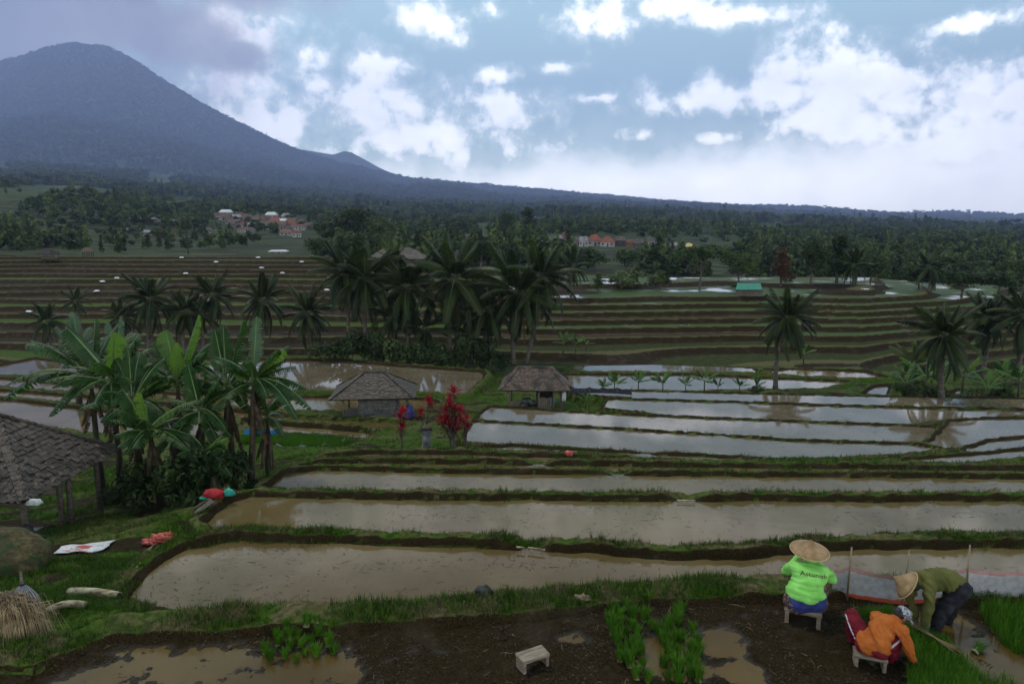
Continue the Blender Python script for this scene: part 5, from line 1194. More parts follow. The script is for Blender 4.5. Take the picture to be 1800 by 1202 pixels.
M_ROOFS = [pm('roof_rust', (.075, .040, .028), (.15, .075, .05), scale=.8, rough=.85), pm('roof_brown', (.055, .045, .038), (.11, .09, .075), scale=.8, rough=.85), pm('roof_grey', (.12, .12, .125), (.22, .22, .22), scale=.8, rough=.7),
           pm('roof_red', (.15, .045, .028), (.22, .07, .045), scale=.8, rough=.8), pm('roof_pale', (.38, .38, .38), (.5, .5, .5), scale=.8, rough=.7), pm('roof_yellow', (.42, .32, .12), (.5, .40, .18), scale=.8, rough=.7)]
M_WALLS = [pm('wall_white', (.26, .25, .24), (.36, .35, .33), scale=.5, rough=.9), pm('wall_grey', (.14, .13, .12), (.22, .21, .2), scale=.5, rough=.9), pm('wall_brick', (.16, .075, .045), (.24, .12, .07), scale=.5, rough=.9), pm('wall_dark', (.05, .045, .04), (.09, .08, .07), scale=.5, rough=.9), pm('wall_orange', (.20, .08, .04), (.27, .11, .055), scale=.5, rough=.9)]
house(700, 476, 92, 32, M_ROOFS[1], M_WALLS[3], 'long building with a wide brown roof half hidden by the palms', 'village houses', rise=.6, hip=.6, rz=.1, y=142)
RN = ['rust', 'brown', 'grey', 'red', 'pale', 'yellow']; WN = ['white', 'grey', 'brick', 'dark', 'orange']
def row(pxs, py, w0, h0, rs, ws, where, group, jit=3, y=None):
    for i, px in enumerate(pxs):
        r_ = rs[i % len(rs)]; w_ = ws[i % len(ws)]
        house(px + random.uniform(-2, 2), py + random.uniform(-jit, jit) * .5, w0 * random.uniform(.8, 1.25), h0 * random.uniform(.85, 1.25), M_ROOFS[r_], M_WALLS[w_], '%s house with %s roof, %s in the %s' % (WN[w_], RN[r_], ORD[i], where), group, y=None if y is None else y + random.uniform(-10, 10))
HV = 'houses of the hillside village'
row([396, 478, 505], 378, 17, 12, [4, 4, 2], [0, 0, 1], 'top row of hillside village from left', HV, y=500)
row([383, 400, 416, 433, 449, 466, 482, 498, 514, 530], 393, 14, 11, [0, 1, 2, 0, 1, 0, 3, 4, 0, 1], [0, 1, 3, 0, 2, 1, 0, 3, 1, 2], 'second row of hillside village from left', HV, y=455)
row([412, 429, 446, 462, 479, 496, 512, 529, 546], 402, 15, 12, [1, 0, 2, 1, 0, 0, 3, 0, 1], [1, 0, 3, 2, 0, 1, 0, 0, 3], 'third row of hillside village from left', HV, y=405)
row([345, 366, 425, 442, 505, 522], 411, 17, 11, [2, 1, 0, 1, 3, 0], [3, 1, 0, 1, 0, 0], 'lowest row of hillside village from left', HV, y=350)
row([392, 407, 421, 437, 452, 470, 486, 503, 519], 385, 11, 9, [0, 1, 0, 2, 0, 1, 0, 3, 1], [3, 1, 0, 2, 1, 0, 3, 0, 1], 'upper middle row of hillside village from left', HV, y=478)
row([404, 420, 436, 455, 472, 489, 505, 521, 538], 398, 12, 9, [0, 0, 1, 0, 2, 0, 1, 0, 0], [1, 3, 0, 1, 2, 0, 1, 3, 0], 'lower middle row of hillside village from left', HV, y=428)
row([250, 292], 396, 46, 9, [2, 1], [3, 3], 'pair left of the village', 'long sheds by the village', jit=1, y=380)
row([232, 262, 290], 413, 26, 9, [1, 2, 0], [3, 1, 2], 'shed line under left forest', 'long sheds by the village', jit=2, y=320)
row([725, 742, 758, 775, 805, 822, 838, 852], 411, 16, 15, [1, 0, 1, 3, 0, 1, 0, 1], [3, 4, 4, 0, 1, 0, 2, 3], 'row between two dark tree clumps', 'houses of the central village', y=300)
row([966, 981, 996, 1010, 1024], 414, 16, 18, [1, 2, 0, 1, 2], [1, 0, 2, 1, 0], 'left part of central village', 'houses of the central village', y=280)
house(1045, 414, 26, 20, M_ROOFS[3], M_WALLS[0], 'white house with a bright red hip roof in the central village', 'houses of the central village', hip=.8, y=285, rise=.55); house(1068, 415, 24, 18, M_ROOFS[3], M_WALLS[0], 'second red-roofed house right beside the bright red one', 'houses of the central village', hip=.8, y=280, rise=.55)
row([1090, 1106, 1124, 1142], 416, 17, 14, [1, 0, 1, 1], [3, 2, 3, 1], 'right part of central village', 'houses of the central village', y=285)
house(1211, 421, 24, 9, M_ROOFS[5], M_WALLS[0], 'bright yellow-roofed pavilion right of the central village', 'scattered houses', hip=.9, y=290, rise=.7); house(1186, 421, 20, 10, M_ROOFS[2], M_WALLS[1], 'grey-roofed pavilion beside the yellow-roofed one', 'scattered houses', hip=.9, y=290, rise=.6); house(1320, 421, 15, 9, M_ROOFS[5], M_WALLS[1], 'small yellow-roofed house at the field edge right of the pavilions', 'scattered houses', y=300)
row([1258, 1290, 1345, 1385], 428, 32, 7, [0, 2, 1, 0], [3, 2, 3, 1], 'long roof line right of pavilions', 'scattered houses', jit=1, y=265)
house(1566, 449, 27, 11, M_ROOFS[1], M_WALLS[1], 'brown hip-roofed house among trees at right', 'scattered houses', hip=.9, y=240, rise=.6); house(1611, 453, 24, 13, M_ROOFS[1], M_WALLS[1], 'brown hip-roofed house right of its twin among the trees', 'scattered houses', hip=.9, y=230, rise=.6)
house(490, 446, 30, 6, M_ROOFS[4], M_WALLS[1], 'low pale-roofed shed on the fields below the village', 'scattered houses', y=200); house(1078, 508, 18, 10, M_ROOFS[4], M_WALLS[0], 'small white hut behind the plateau bushes', 'scattered houses', y=136) if False else None
house(1235, 506, 16, 10, M_ROOFS[2], M_WALLS[0], 'small white hut under the flat-crowned tree', 'scattered houses', y=141)
b = GP(331, 447, 100, 320); s = b.y / 1200; e = empty('utility_pole', b, 0, 'dark utility pole standing before the hillside village', 'pole'); MB().tube([(0, 0, -.5), (0, 0, 58 * s)], [.16, .10], n=6).build('shaft', M_WOODD, e); MB().box((0, 0, 54 * s), (2.2, .12, .12)).build('crossarm', M_WOODD, e)
b = PD(1501, 384, 2600); b.z = float(far_z(np.array([b.x]), np.array([2600.]))[0]); e = empty('radio_mast', b, 0, 'thin radio mast on the far ridge at right', 'mast'); s = 1.25; hm = PD(1501, 366, 2600).z - b.z
for x, y in ((-2, -2), (2, -2), (2, 2), (-2, 2)): MB().tube([(x, y, -3), (x * .2, y * .2, hm)], .5, n=4).build('leg', M_WOODD, e)
for k in range(6): MB().box((0, 0, hm * (k + .5) / 6), (3.4 - .5 * k, 3.4 - .5 * k, .3)).build('brace', M_WOODD, e)
# a thread of smoke over the right village
M_SMOKE = newmat('smoke'); t = NT(M_SMOKE); pv = t.n('ShaderNodeVolumePrincipled', {'Color': (.75, .82, 1.0), 'Density': .012}); oo = t.n('ShaderNodeOutputMaterial'); t.t.links.new(pv.outputs[0], oo.inputs['Volume'])
b = PD(1243, 420, 300); b.z = float(far_z(np.array([b.x]), np.array([300.]))[0]); mb = MB(); mb.tube([(0, 0, 0), (.4, 0, 4), (-.6, 0, 8), (.6, 0, 12)], [.8, 1.8, 2.6, 1.4], n=10); o = mb.build('smoke', M_SMOKE); o.location = b; tag(o, 'thin blue smoke rising right of the yellow pavilion', kind='stuff')

# ------------------------------------------------------------------ shrine pillar and nursery sheets
b = PD(750, 777, 27.3); b.z = gz(b.x, b.y); SH = empty('stone_shrine', b, .2, 'grey stone shrine pillar with dark thatched top between the red cordylines', 'shrine')
M_STONE = pm('shrine_stone', (.10, .10, .10), (.21, .21, .205), scale=6, rough=.9, bump=.5, c3=(.05, .055, .045), scale3=3, rnd=.25)
zc = -.05
for w_, h_ in ((.52, .14), (.46, .10), (.40, .12), (.33, .20), (.36, .07), (.31, .22), (.37, .06), (.42, .06), (.34, .12)):
    bevel(MB().box((0, 0, zc + h_ / 2), (w_, w_, h_ - .012)).build('stone_block', M_STONE, SH), .015); zc += h_
MB().box((0, 0, zc + .05), (.50, .50, .10), taper=.8).build('cap', M_DARK, SH); MB().box((0, 0, zc + .13), (.34, .34, .08), taper=.5).build('cap', M_THATCH, SH)
M_NETW = pm('white_net', (.38, .39, .40), (.55, .56, .57), scale=6, rough=.6, bump=.3, trans=.3); M_NETB = pm('black_net', (.02, .022, .03), (.05, .055, .075), scale=9, rough=.7, bump=.4)
def screen(name, path, hgt, z, mat, label, cat, posts=True, sag=.25, mat2=None):
    """upright sheet along a ground path, tops given in photo pixels"""
    pts = [P(a, b_, z) for a, b_ in path]; c = pts[0]; e = empty(name, c, 0, label, cat); V = []; F = []; n = 6; rr = random.Random(len(label))
    k = 0
    for i in range(len(pts) - 1):
        for j in range(n):
            q = pts[i].lerp(pts[i + 1], j / n) - c; hh = hgt * (1 - sag * math.sin(math.pi * j / n) * rr.uniform(.5, 1.2)); w_ = rr.uniform(-.03, .03)
            for f in (0, .35, .7, 1): V.append((q.x + w_ * f, q.y + rr.uniform(-.03, .03) + w_, hh * f - .04))
    q = pts[-1] - c
    for f in (0, .35, .7, 1): V.append((q.x, q.y, hgt * f - .04))
    m = len(V) // 4
    for i in range(m - 1):
        for f in range(3): F.append((i * 4 + f, i * 4 + 4 + f, i * 4 + 5 + f, i * 4 + 1 + f))
    me = mesh_np('sheet', V, F, mat, smooth=True); link(bpy.data.objects.new('sheet', me), e)
    if posts:
        for p in pts: q = p - c; MB().tube([(q.x, q.y, -.15), (q.x + rr.uniform(-.04, .04), q.y, hgt * 1.35)], .018, n=5).build('stake', M_BAMB, e)
    return e
screen('nursery_screen', [(430, 768), (452, 768), (492, 768)], .42, -5.85, M_BLUE, 'bright blue plastic screen behind the nursery bed', 'screen', sag=.05)
screen('nursery_screen', [(493, 769), (530, 771), (575, 776), (610, 779)], .34, -5.85, M_NETB, 'black net screen right of the blue plastic at the nursery', 'screen')
screen('nursery_screen', [(460, 790), (487, 791), (530, 793), (570, 790), (606, 782), (612, 779)], .36, -5.85, M_NETW, 'white net screen along the front of the nursery bed', 'screen', sag=.7)
screen('nursery_screen', [(1000, 691), (1036, 690), (1060, 690), (1085, 691), (1110, 693)], .42, -6.7, M_NETB, 'black net screen right of the open hut', 'screen', sag=.3)

# ------------------------------------------------------------------ things lying on the left bank
M_BTR = pm('cut_banana_stem', (.26, .23, .13), (.42, .38, .24), scale=3, rough=.5, stretch=(1, 4, 4), c3=(.14, .07, .03), scale3=5); M_BTE = pm('stem_cut_end', (.02, .012, .008), (.05, .03, .02), rough=.9)
def stem_log(px0, py0, px1, py1, rad, label, bend=.03):
    a = GP(px0, py0, 6, 20); b_ = GP(px1, py1, 6, 20); e = empty('banana_stem_log', a, 0, label, 'log', 'cut banana stems'); d = b_ - a; n = 7
    pts = [d * (i / n) + Vector((0, 0, rad * .8 + bend * math.sin(math.pi * i / n))) for i in range(n + 1)]; mb = MB(); mb.tube(pts, [rad * (1.12 - .25 * i / n) for i in range(n + 1)], n=12); mb.build('stem', M_BTR, e, smooth=True)
    u = d.normalized(); mb = MB(); mb.tube([pts[-1] - u * .005, pts[-1] + u * .006], [rad * .80, rad * .74], n=12); mb.build('cut_end', M_BTE, e); mb = MB(); mb.tube([pts[0] - u * .05, pts[0] + u * .01], [rad * .7, rad * 1.14], n=12); mb.build('frayed_end', M_BTE, e)
stem_log(124, 1046, 210, 1052, .062, 'longer pale banana stem log lying on the bank beside the first paddy'); stem_log(150, 1068, 82, 1078, .048, 'shorter curved banana stem log below the longer one', .06)
M_PINK = pm('red_plastic_bag', (.52, .075, .055), (.75, .16, .12), scale=9, rough=.35, trans=.35, bump=.5, bdist=.02, spec=.5)
p = GP(281, 953, 6, 30); e = empty('plastic_bag', p, 0, 'crumpled salmon red plastic bag on the bank above the bamboo sticks', 'bag')
lump('bag_body', (0.03, 0, .07), (.21, .15, .11), M_PINK, None, None, 31, parent=e, amp=.75, freq=3.4, sub=4); lump('bag_fold', (-.13, -.09, .05), (.17, .12, .06), M_PINK, None, None, 33, parent=e, amp=.8, freq=3.8, sub=4); lump('bag_fold', (.16, .06, .09), (.10, .09, .09), M_PINK, None, None, 35, parent=e, amp=.8, freq=3.8, sub=4)
for i, (x0, y0, x1, y1) in enumerate([(276, 958, 226, 994), (272, 960, 234, 996), (270, 962, 246, 994), (280, 962, 240, 1000)]):
    a = GP(x0, y0, 6, 30); c_ = GP(x1, y1, 6, 30); MB().tube([a + Vector((0, 0, .05)), (a + c_) / 2 + Vector((0, 0, .045)), c_ + Vector((0, 0, .03))], [.014, .015, .012], n=6).build('bamboo_stick', M_BAMB, None, smooth=True)
    tag(bpy.context.scene.objects[COL.objects[-1].name], '%s bamboo stick from the left poking out under the red bag' % ORD[i], 'stick', 'sticks under the red bag')
p = GP(378, 876, 8, 40); e = empty('cloth_bundle', p, 0, 'red and turquoise cloth bundle at the corner of the second paddy', 'cloth')
M_RED = pm('red_cloth', (.22, .008, .010), (.38, .02, .02), scale=8, rough=.8, bump=.5); M_TURQ = pm('turquoise_cloth', (.02, .22, .17), (.04, .36, .28), scale=8, rough=.7, bump=.5)
lump('red_cloth', (0, 0, .08), (.26, .15, .13), M_RED, None, None, 41, parent=e, amp=.5, freq=3); lump('turquoise_cloth', (.30, .08, .10), (.14, .10, .10), M_TURQ, None, None, 42, parent=e, amp=.5, freq=3); lump('turquoise_cloth', (-.24, -.06, .03), (.10, .07, .04), M_TURQ, None, None, 43, parent=e, amp=.5, freq=3)
for i, (x0, y0, x1, y1) in enumerate([(372, 884, 342, 906), (376, 886, 348, 904), (368, 882, 340, 898)]):
    a = GP(x0, y0, 8, 40); c_ = GP(x1, y1, 8, 40); o = MB().tube([a + Vector((0, 0, .06)), c_ + Vector((0, 0, .05))], [.035, .03], n=6).build('wooden_stake', M_WOODG, None); tag(o, '%s grey stake from the left lying below the red cloth bundle' % ORD[[1, 2, 0][i]], 'stake', 'stakes below the cloth bundle')
# striped cloth tied round a stick
p = GP(44, 1066, 6, 14); e = empty('striped_bag', p, 0, 'black and white striped cloth bag tied at the top round a stick', 'bag')
def stripe_mat():
    m = newmat('striped_cloth'); t = NT(m); v = t.n('ShaderNodeTexCoord').outputs['Object']; s = t.n('ShaderNodeSeparateXYZ', {0: v}).outputs
    an = t.math('ARCTAN2', s[1], s[0]); f = t.math('FRACT', t.math('MULTIPLY', an, 4.5)); c = t.mix(t.math('GREATER_THAN', f, .62), (.015, .016, .022), (.36, .36, .40))
    b = t.n('ShaderNodeBsdfPrincipled', {'Base Color': c, 'Roughness': .7}); t.out(b.outputs[0]); return m
mb = MB(); V = []; prof = [(.17, -.02), (.185, .06), (.165, .14), (.12, .22), (.07, .29), (.022, .335), (.028, .36)]; n = 40
mb.lathe(prof, n=n); bag = mb.build('cloth', stripe_mat(), e, smooth=True)
for v in bag.data.vertices:
    a = math.atan2(v.co.y, v.co.x); k = 1 + .10 * math.sin(a * 9 + 1) * (1 - v.co.z / .4); v.co.x *= k; v.co.y *= k * .8
MB().tube([(0, -.02, 0), (0, -.01, .2), (.0, 0, .52)], [.022, .02, .018], n=7).build('stick', M_WOODG, e, smooth=True); mb = MB(); mb.tube([(0, 0, .325), (0, 0, .35)], .034, n=10); mb.build('tie', M_CLOTHD, e)
# straw heap in the corner, mossy thatch behind it
p = P(22, 1110, TZ); p.z = gz(p.x, p.y); e = empty('straw_heap', p, 0, 'heap of dry rice straw hanging down at the lower left corner', 'straw'); lump('core', (-.10, .05, .12), (.42, .30, .34), M_LITD, None, None, 51, parent=e, amp=.2)
V = []; F = []; r = random.Random(9)
mb = MB()
for i in range(1500):
    a = r.uniform(0, 6.283); q = math.sqrt(r.random()); s0 = Vector((-.10 + .36 * q * math.cos(a), .05 + .26 * q * math.sin(a), .44 - .25 * q * q + r.uniform(-.04, .05)))
    d = Vector((math.cos(a) * r.uniform(.1, .9) + r.uniform(-.3, .6), math.sin(a) * .6 - r.uniform(0, .8), 0)); L = r.uniform(.25, .6)
    p1 = s0 + d * L * .4 + Vector((0, 0, r.uniform(-.02, .07))); p2 = s0 + d * L * .62 + Vector((0, 0, -L * r.uniform(.35, 1.0))); sd_ = Vector((-d.y, d.x, 0)).normalized() * .003
    for u1, u2, w1, w2 in ((s0, p1, 1, 1), (p1, p2, 1, .6)): mb.add([u1 - sd_ * w1, u1 + sd_ * w1, u2 + sd_ * w2, u2 - sd_ * w2], [(0, 1, 2, 3)])
o = mb.build('straw_stalks', M_STRAW, e); o['kind'] = 'stuff'
M_MOSS = pm('mossy_thatch', (0.045, 0.034, 0.014), (0.11, 0.085, 0.036), scale=10, rough=.95, bump=.8, bdist=.03, c3=(.035, .050, .016), scale3=3)
p = PD(-30, 1000, 11.2); p.z = gz(p.x, p.y); e = empty('straw_stack', p, .15, 'rounded mossy stack of old straw at the left edge below the near hut', 'straw stack'); lump('stack', (0, 0, .18), (1.05, .8, .55), M_MOSS, None, None, 71, parent=e, amp=.16, freq=2.2, sub=5)
mb = MB(); r = random.Random(19)
for i in range(1600):
    a = r.uniform(0, 6.283); u = r.uniform(.05, 1); zz_ = math.sqrt(max(0, 1 - u * u)); p0 = Vector((1.05 * u * math.cos(a), .8 * u * math.sin(a), .18 + .55 * zz_)) * 1.0
    d = Vector((math.cos(a) * u, math.sin(a) * u, -.55 * u + r.uniform(-.15, .35))) + Vector((r.uniform(-.4, .4), r.uniform(-.4, .4), 0)); q = p0 + d * r.uniform(.06, .16); sd_ = Vector((-d.y, d.x, 0)).normalized() * .006
    mb.add([p0 - sd_, p0 + sd_, q + Vector((0, 0, .02))], [(0, 1, 2)], 0 if r.random() < .6 else 1)
o = mb.build('loose_straw', [M_LITD, M_BLADE], e); o['kind'] = 'stuff'
# bamboo spouts in the bund gaps
for i, (x0, y0, x1, y1, z, lab) in enumerate([(928, 962, 958, 966, -1.42, 'pale bamboo spout in the gap of the nearest paddy bund'), (1190, 879, 1222, 880, -2.14, 'bamboo spout in the gap of the second paddy bund'), (908, 961, 922, 963, -1.42, 'short bamboo piece left of the nearest spout')]):
    o = MB().tube([P(x0, y0, z), P(x1, y1, z)], .018, n=7).build('bamboo_spout', M_BTR, None, smooth=True); tag(o, lab, 'spout', 'bamboo spouts')
p = P(850, 1047, TZ + .12); p.z = gz(p.x, p.y); lump('black_bag', p + Vector((0, 0, .05)), (.11, .08, .08), M_CLOTHD, 'crumpled black plastic bag on the near grassy bund', 'bag', 61, amp=.6, freq=3)
p = GP(1000, 800, 15, 40); lump('orange_bag', p + Vector((0, 0, .06)), (.16, .12, .10), M_PINK, 'small orange plastic bag on the bund in the middle distance', 'bag', 62, amp=.6, freq=3)
lump('dry_leaf_heap', (lambda q: Vector((q.x, q.y, gz(q.x, q.y) + .03)))(P(1022, 1066, TZ)), (.12, .07, .06), pm('dry_leaf', (.10, .07, .045), (.22, .16, .11), scale=20, rough=.9), 'small heap of withered leaves at the foot of the near bund', 'leaves', 63, amp=.9, freq=4)
# ------------------------------------------------------------------ low wooden stools
def stool_tree(label, loc, rz, sc_=1.0):
    e = empty('wooden_stool', loc, rz, label, 'stool', 'low wooden stools'); e.scale = (sc_,) * 3
    bevel(MB().box((0, 0, .185), (.44, .25, .05)).build('seat', M_WOODS, e), .012, 2)
    for x in (-.185, .185): bevel(MB().box((x, 0, .08), (.05, .235, .165)).build('leg', M_WOODS, e), .008)
    return e
M_WOODS = pm('stool_wood', (.12, .092, .062), (.23, .185, .135), scale=5, rough=.75, bump=.4, bdist=.004, stretch=(1, 7, 7), rnd=.15)
p = P(936, 1176, TZ); p.z = gz(p.x, p.y); stool_tree('empty wooden stool standing alone on the mud in the foreground', p, .48, .8)

# ------------------------------------------------------------------ people: capsules fused into one surface
def capsule(mb, a, ra, b, rb, n=14, m=5):
    a, b = Vector(a), Vector(b); d = b - a; L = d.length; q = d.to_track_quat('Z', 'Y') if L > 1e-5 else Vector((0, 0, 1)).to_track_quat('Z', 'Y'); V = []; F = []; rings = []
    for i in range(m): t = math.pi / 2 * (i + .0) / m; rings.append((ra * math.sin(t) if i else .0005, -ra * math.cos(t)))
    for i in range(m + 1): t = math.pi / 2 * i / m; rings.append((rb * math.cos(t) if i < m else .0005, L + rb * math.sin(t)))
    rings.insert(m, (ra, 0))
    for r_, z in rings:
        for k in range(n): an = 2 * math.pi * k / n; V.append(a + q @ Vector((r_ * math.cos(an), r_ * math.sin(an), z)))
    for i in range(len(rings) - 1):
        for k in range(n): F.append((i * n + k, i * n + (k + 1) % n, (i + 1) * n + (k + 1) % n, (i + 1) * n + k))
    F.append(tuple(range(n))[::-1]); F.append(tuple(range((len(rings) - 1) * n, len(rings) * n))); mb.add(V, F)
def fuse(name, caps, voxel, mats, parent, smooth=6, folds=0.0, seed=1, cut=None, fold_dir=(1, 1, 1), fs=22.0):
    mb = MB()
    for c in caps: capsule(mb, *c)
    ob = bpy.data.objects.new('tmp', mb.mesh('tmp', [])); COL.objects.link(ob)
    rm = ob.modifiers.new('r', 'REMESH'); rm.mode = 'VOXEL'; rm.voxel_size = voxel; sm = ob.modifiers.new('s', 'SMOOTH'); sm.iterations = smooth; sm.factor = .5
    dg = bpy.context.evaluated_depsgraph_get(); me = bpy.data.meshes.new_from_object(ob.evaluated_get(dg)); me.name = name
    bpy.data.objects.remove(ob)
    n = len(me.vertices); co = np.empty(n * 3, np.float32); me.vertices.foreach_get('co', co); co = co.reshape(-1, 3).astype(float)
    if folds:
        no = np.empty(n * 3, np.float32); me.vertices.foreach_get('normal', no); no = no.reshape(-1, 3)
        a = co @ np.array(fold_dir, float); b = co[:, 2] * .6 + co[:, 1] * .4 - co[:, 0] * .2
        w_ = fbm(a * fs + 40, b * fs * .28 + 11, 3, seed) - .5; w2 = fbm(a * fs * .5 + 4, b * fs * .6 + 1, 2, seed + 9) - .5
        co = co + no * (w_ * folds * 1.6 + w2 * folds)[:, None]; me.vertices.foreach_set('co', co.astype(np.float32).ravel())
    me.materials.clear()
    for m in mats: me.materials.append(m)
    me.polygons.foreach_set('use_smooth', [True] * len(me.polygons)); me.polygons.foreach_set('material_index', [0] * len(me.polygons)); me.update()
    o = bpy.data.objects.new(name, me); return link(o, parent)
def grow(caps, d): return [(a, ra + d, b, rb + d) for a, ra, b, rb in caps]
M_SKIN = pm('skin', (.13, .065, .038), (.20, .105, .062), scale=6, rough=.55, spec=.35)
M_HAIR = pm('black_hair', (.006, .005, .005), (.015, .013, .012), scale=20, rough=.5)
def fabric(name, c1, c2, rough=.85, scale=9, bump=.35):
    return pm(name, c1, c2, scale=scale, rough=rough, bump=bump, bdist=.01, spec=.15, detail=6)
def hand(w, d, up, s=1.0, curl=.5, side=1):
    """palm and five fingers at wrist w, pointing along d; up = back of the hand"""
    w = Vector(w); d = Vector(d).normalized(); up = Vector(up); up = (up - d * up.dot(d)).normalized(); l = d.cross(up) * side; caps = []
    pe = w + d * .085 * s
    for k, ln in ((-1.5, .060), (-.5, .072), (.5, .076), (1.5, .068)):
        b = pe + l * k * .020 * s; caps.append((tuple(w + l * k * .012 * s), .016 * s, tuple(b), .0125 * s))
        m = b + (d * math.cos(curl * .6) - up * math.sin(curl * .6)) * ln * .55 * s; e = m + (d * math.cos(curl * 1.7) - up * math.sin(curl * 1.7)) * ln * .5 * s
        caps += [(tuple(b), .0105 * s, tuple(m), .0095 * s), (tuple(m), .0095 * s, tuple(e), .008 * s)]
    t0 = w + d * .03 * s + l * .026 * s; t1 = t0 + (d * .6 + l * .75).normalized() * .042 * s; t2 = t1 + (d * .9 + l * .2 - up * .3).normalized() * .032 * s
    caps += [(tuple(w), .018 * s, tuple(t0), .014 * s), (tuple(t0), .013 * s, tuple(t1), .0115 * s), (tuple(t1), .011 * s, tuple(t2), .009 * s)]
    return caps
def head(c, fwd, s=1.0):
    """head centred at c looking along fwd: skull, jaw, nose, ears"""
    c = Vector(c); f = Vector(fwd).normalized(); r_ = f.cross(Vector((0, 0, 1)))
    r_ = r_.normalized() if r_.length > .1 else Vector((1, 0, 0)); u = r_.cross(f); T = lambda a, b, g: tuple(c + r_ * a * s + f * b * s + u * g * s)
    return [(T(0, -.025, .03), .085 * s, T(0, .02, .03), .082 * s), (T(0, .02, 0), .072 * s, T(0, .045, -.075), .042 * s), (T(0, .095, .005), .010 * s, T(0, .108, -.028), .013 * s),
            (T(.078, -.005, .005), .012 * s, T(.082, -.015, -.03), .010 * s), (T(-.078, -.005, .005), .012 * s, T(-.082, -.015, -.03), .010 * s), (T(-.03, .085, .03), .014 * s, T(.03, .085, .03), .014 * s), (T(-.018, .088, -.055), .009 * s, T(.018, .088, -.055), .009 * s)]
def eyes(c, fwd, parent, s=1.0):
    c = Vector(c); f = Vector(fwd).normalized(); r_ = f.cross(Vector((0, 0, 1))).normalized(); u = r_.cross(f)
    for a in (-.032, .032): lump('eye', c + r_ * a * s + f * .086 * s + u * .008 * s, (.011 * s,) * 3, M_GLASS, None, None, 3, parent=parent, sub=2, amp=0)
def weave_mat():
    m = newmat('woven_bamboo'); t = NT(m); v = t.n('ShaderNodeTexCoord').outputs['Object']; s = t.n('ShaderNodeSeparateXYZ', {0: v}).outputs
    an = t.math('ARCTAN2', s[1], s[0]); rr = t.math('SQRT', t.math('ADD', t.math('MULTIPLY', s[0], s[0]), t.math('MULTIPLY', s[1], s[1])))
    a = t.math('SINE', t.math('MULTIPLY', an, 46)); b_ = t.math('SINE', t.math('MULTIPLY', rr, 300)); w_ = t.math('MULTIPLY', a, b_)
    nz = t.noise(v, 11, 4); c = t.mix(t.ramp(nz, .3, .7), (.21, .125, .05), (.36, .235, .11)); c = t.mix(t.math('MULTIPLY', t.ramp(w_, -.4, .6), .4), c, (.16, .09, .035))
    b = t.n('ShaderNodeBsdfPrincipled', {'Base Color': c, 'Roughness': .7, 'Normal': t.bump(w_, .5, .004)}); t.out(b.outputs[0]); return m
M_WEAVE = weave_mat(); M_RIM = pm('hat_rim', (.34, .24, .11), (.42, .31, .15), scale=8, rough=.6)
def conical_hat(parent, c, axis, rad, hgt):
    q = Vector(axis).normalized().to_track_quat('Z', 'Y'); e = bpy.data.objects.new('hat', None)
    prof = [(rad, 0), (rad * .80, hgt * .20), (rad * .55, hgt * .42), (rad * .3, hgt * .66), (rad * .12, hgt * .88), (rad * .03, hgt * 1.0), (.002, hgt * 1.02)]
    mb = MB(); mb.lathe(prof, n=48); o = mb.build('hat', M_WEAVE, parent, smooth=True); o.location = c; o.rotation_mode = 'QUATERNION'; o.rotation_quaternion = q
    so = o.modifiers.new('s', 'SOLIDIFY'); so.thickness = .008
    pts = [(rad * math.cos(k * math.pi / 24), rad * math.sin(k * math.pi / 24), 0) for k in range(49)]; MB().tube(pts, .007, n=6, cap=False).build('rim', M_RIM, o, smooth=True); return o

# --- woman in the lime shirt, seated with her back to us
sp = P(1410, 1096, TZ); sp.z = gz(sp.x, sp.y) + .0
stool_tree('wooden stool under the seated woman in the lime shirt', sp, -.42, 1.0)
W1 = empty('person', sp, 0, 'seated person in a lime green shirt and conical straw hat, back turned', 'person', 'farm workers')
pel, che, nek, hd = (.02, .03, .335), (.09, .12, .56), (.14, .22, .70), (.16, .29, .79)
torso = [((-.06, .02, .31), .150, (.12, .02, .31), .150), ((.02, .03, .36), .165, (.07, .09, .52), .158), ((.0, .11, .60), .115, (.18, .10, .59), .115), ((-.06, .15, .66), .075, (.26, .13, .64), .075), ((.10, .13, .60), .12, nek, .07)]
arms1 = [((.27, .13, .64), .068, (.43, .22, .47), .056), ((.43, .22, .47), .052, (.30, .42, .64), .036), ((-.07, .17, .65), .066, (-.06, .42, .48), .054), ((-.06, .42, .48), .050, (.10, .48, .64), .036)]
legs1 = [((.12, .05, .31), .125, (.38, .34, .48), .082), ((.38, .34, .48), .078, (.36, .24, .10), .048), ((-.05, .06, .31), .125, (.08, .44, .46), .082), ((.08, .44, .46), .078, (.16, .38, .10), .048)]
feet1 = [((.36, .24, .05), .040, (.42, .36, .03), .030), ((.16, .38, .05), .040, (.20, .50, .03), .030)]
fuse('body', grow(torso + arms1 + legs1, -.016) + feet1 + [(nek, .05, hd, .05)] + head(hd, (.25, .95, -.15)) + hand((.30, .42, .62), (-.5, .1, .8), (.5, .8, 0)) + hand((.10, .48, .64), (.35, -.05, .8), (-.4, .9, 0), side=-1), .008, [M_SKIN], W1, 3)
M_LIME = fabric('lime_cloth', (.17, .48, .08), (.26, .62, .14), scale=5); M_BLUEC = fabric('blue_cloth', (.020, .026, .11), (.036, .048, .18))
sh1 = fuse('shirt', grow(torso[1:], .020) + grow([((-.05, .03, .375), .152, (.11, .03, .375), .152), ((-.02, .06, .46), .14, (.12, .07, .46), .14)], .016) + grow(arms1, .014), .011, [M_LIME], W1, 4, folds=.034, seed=4, fold_dir=(.2, .2, 1.0), fs=17)
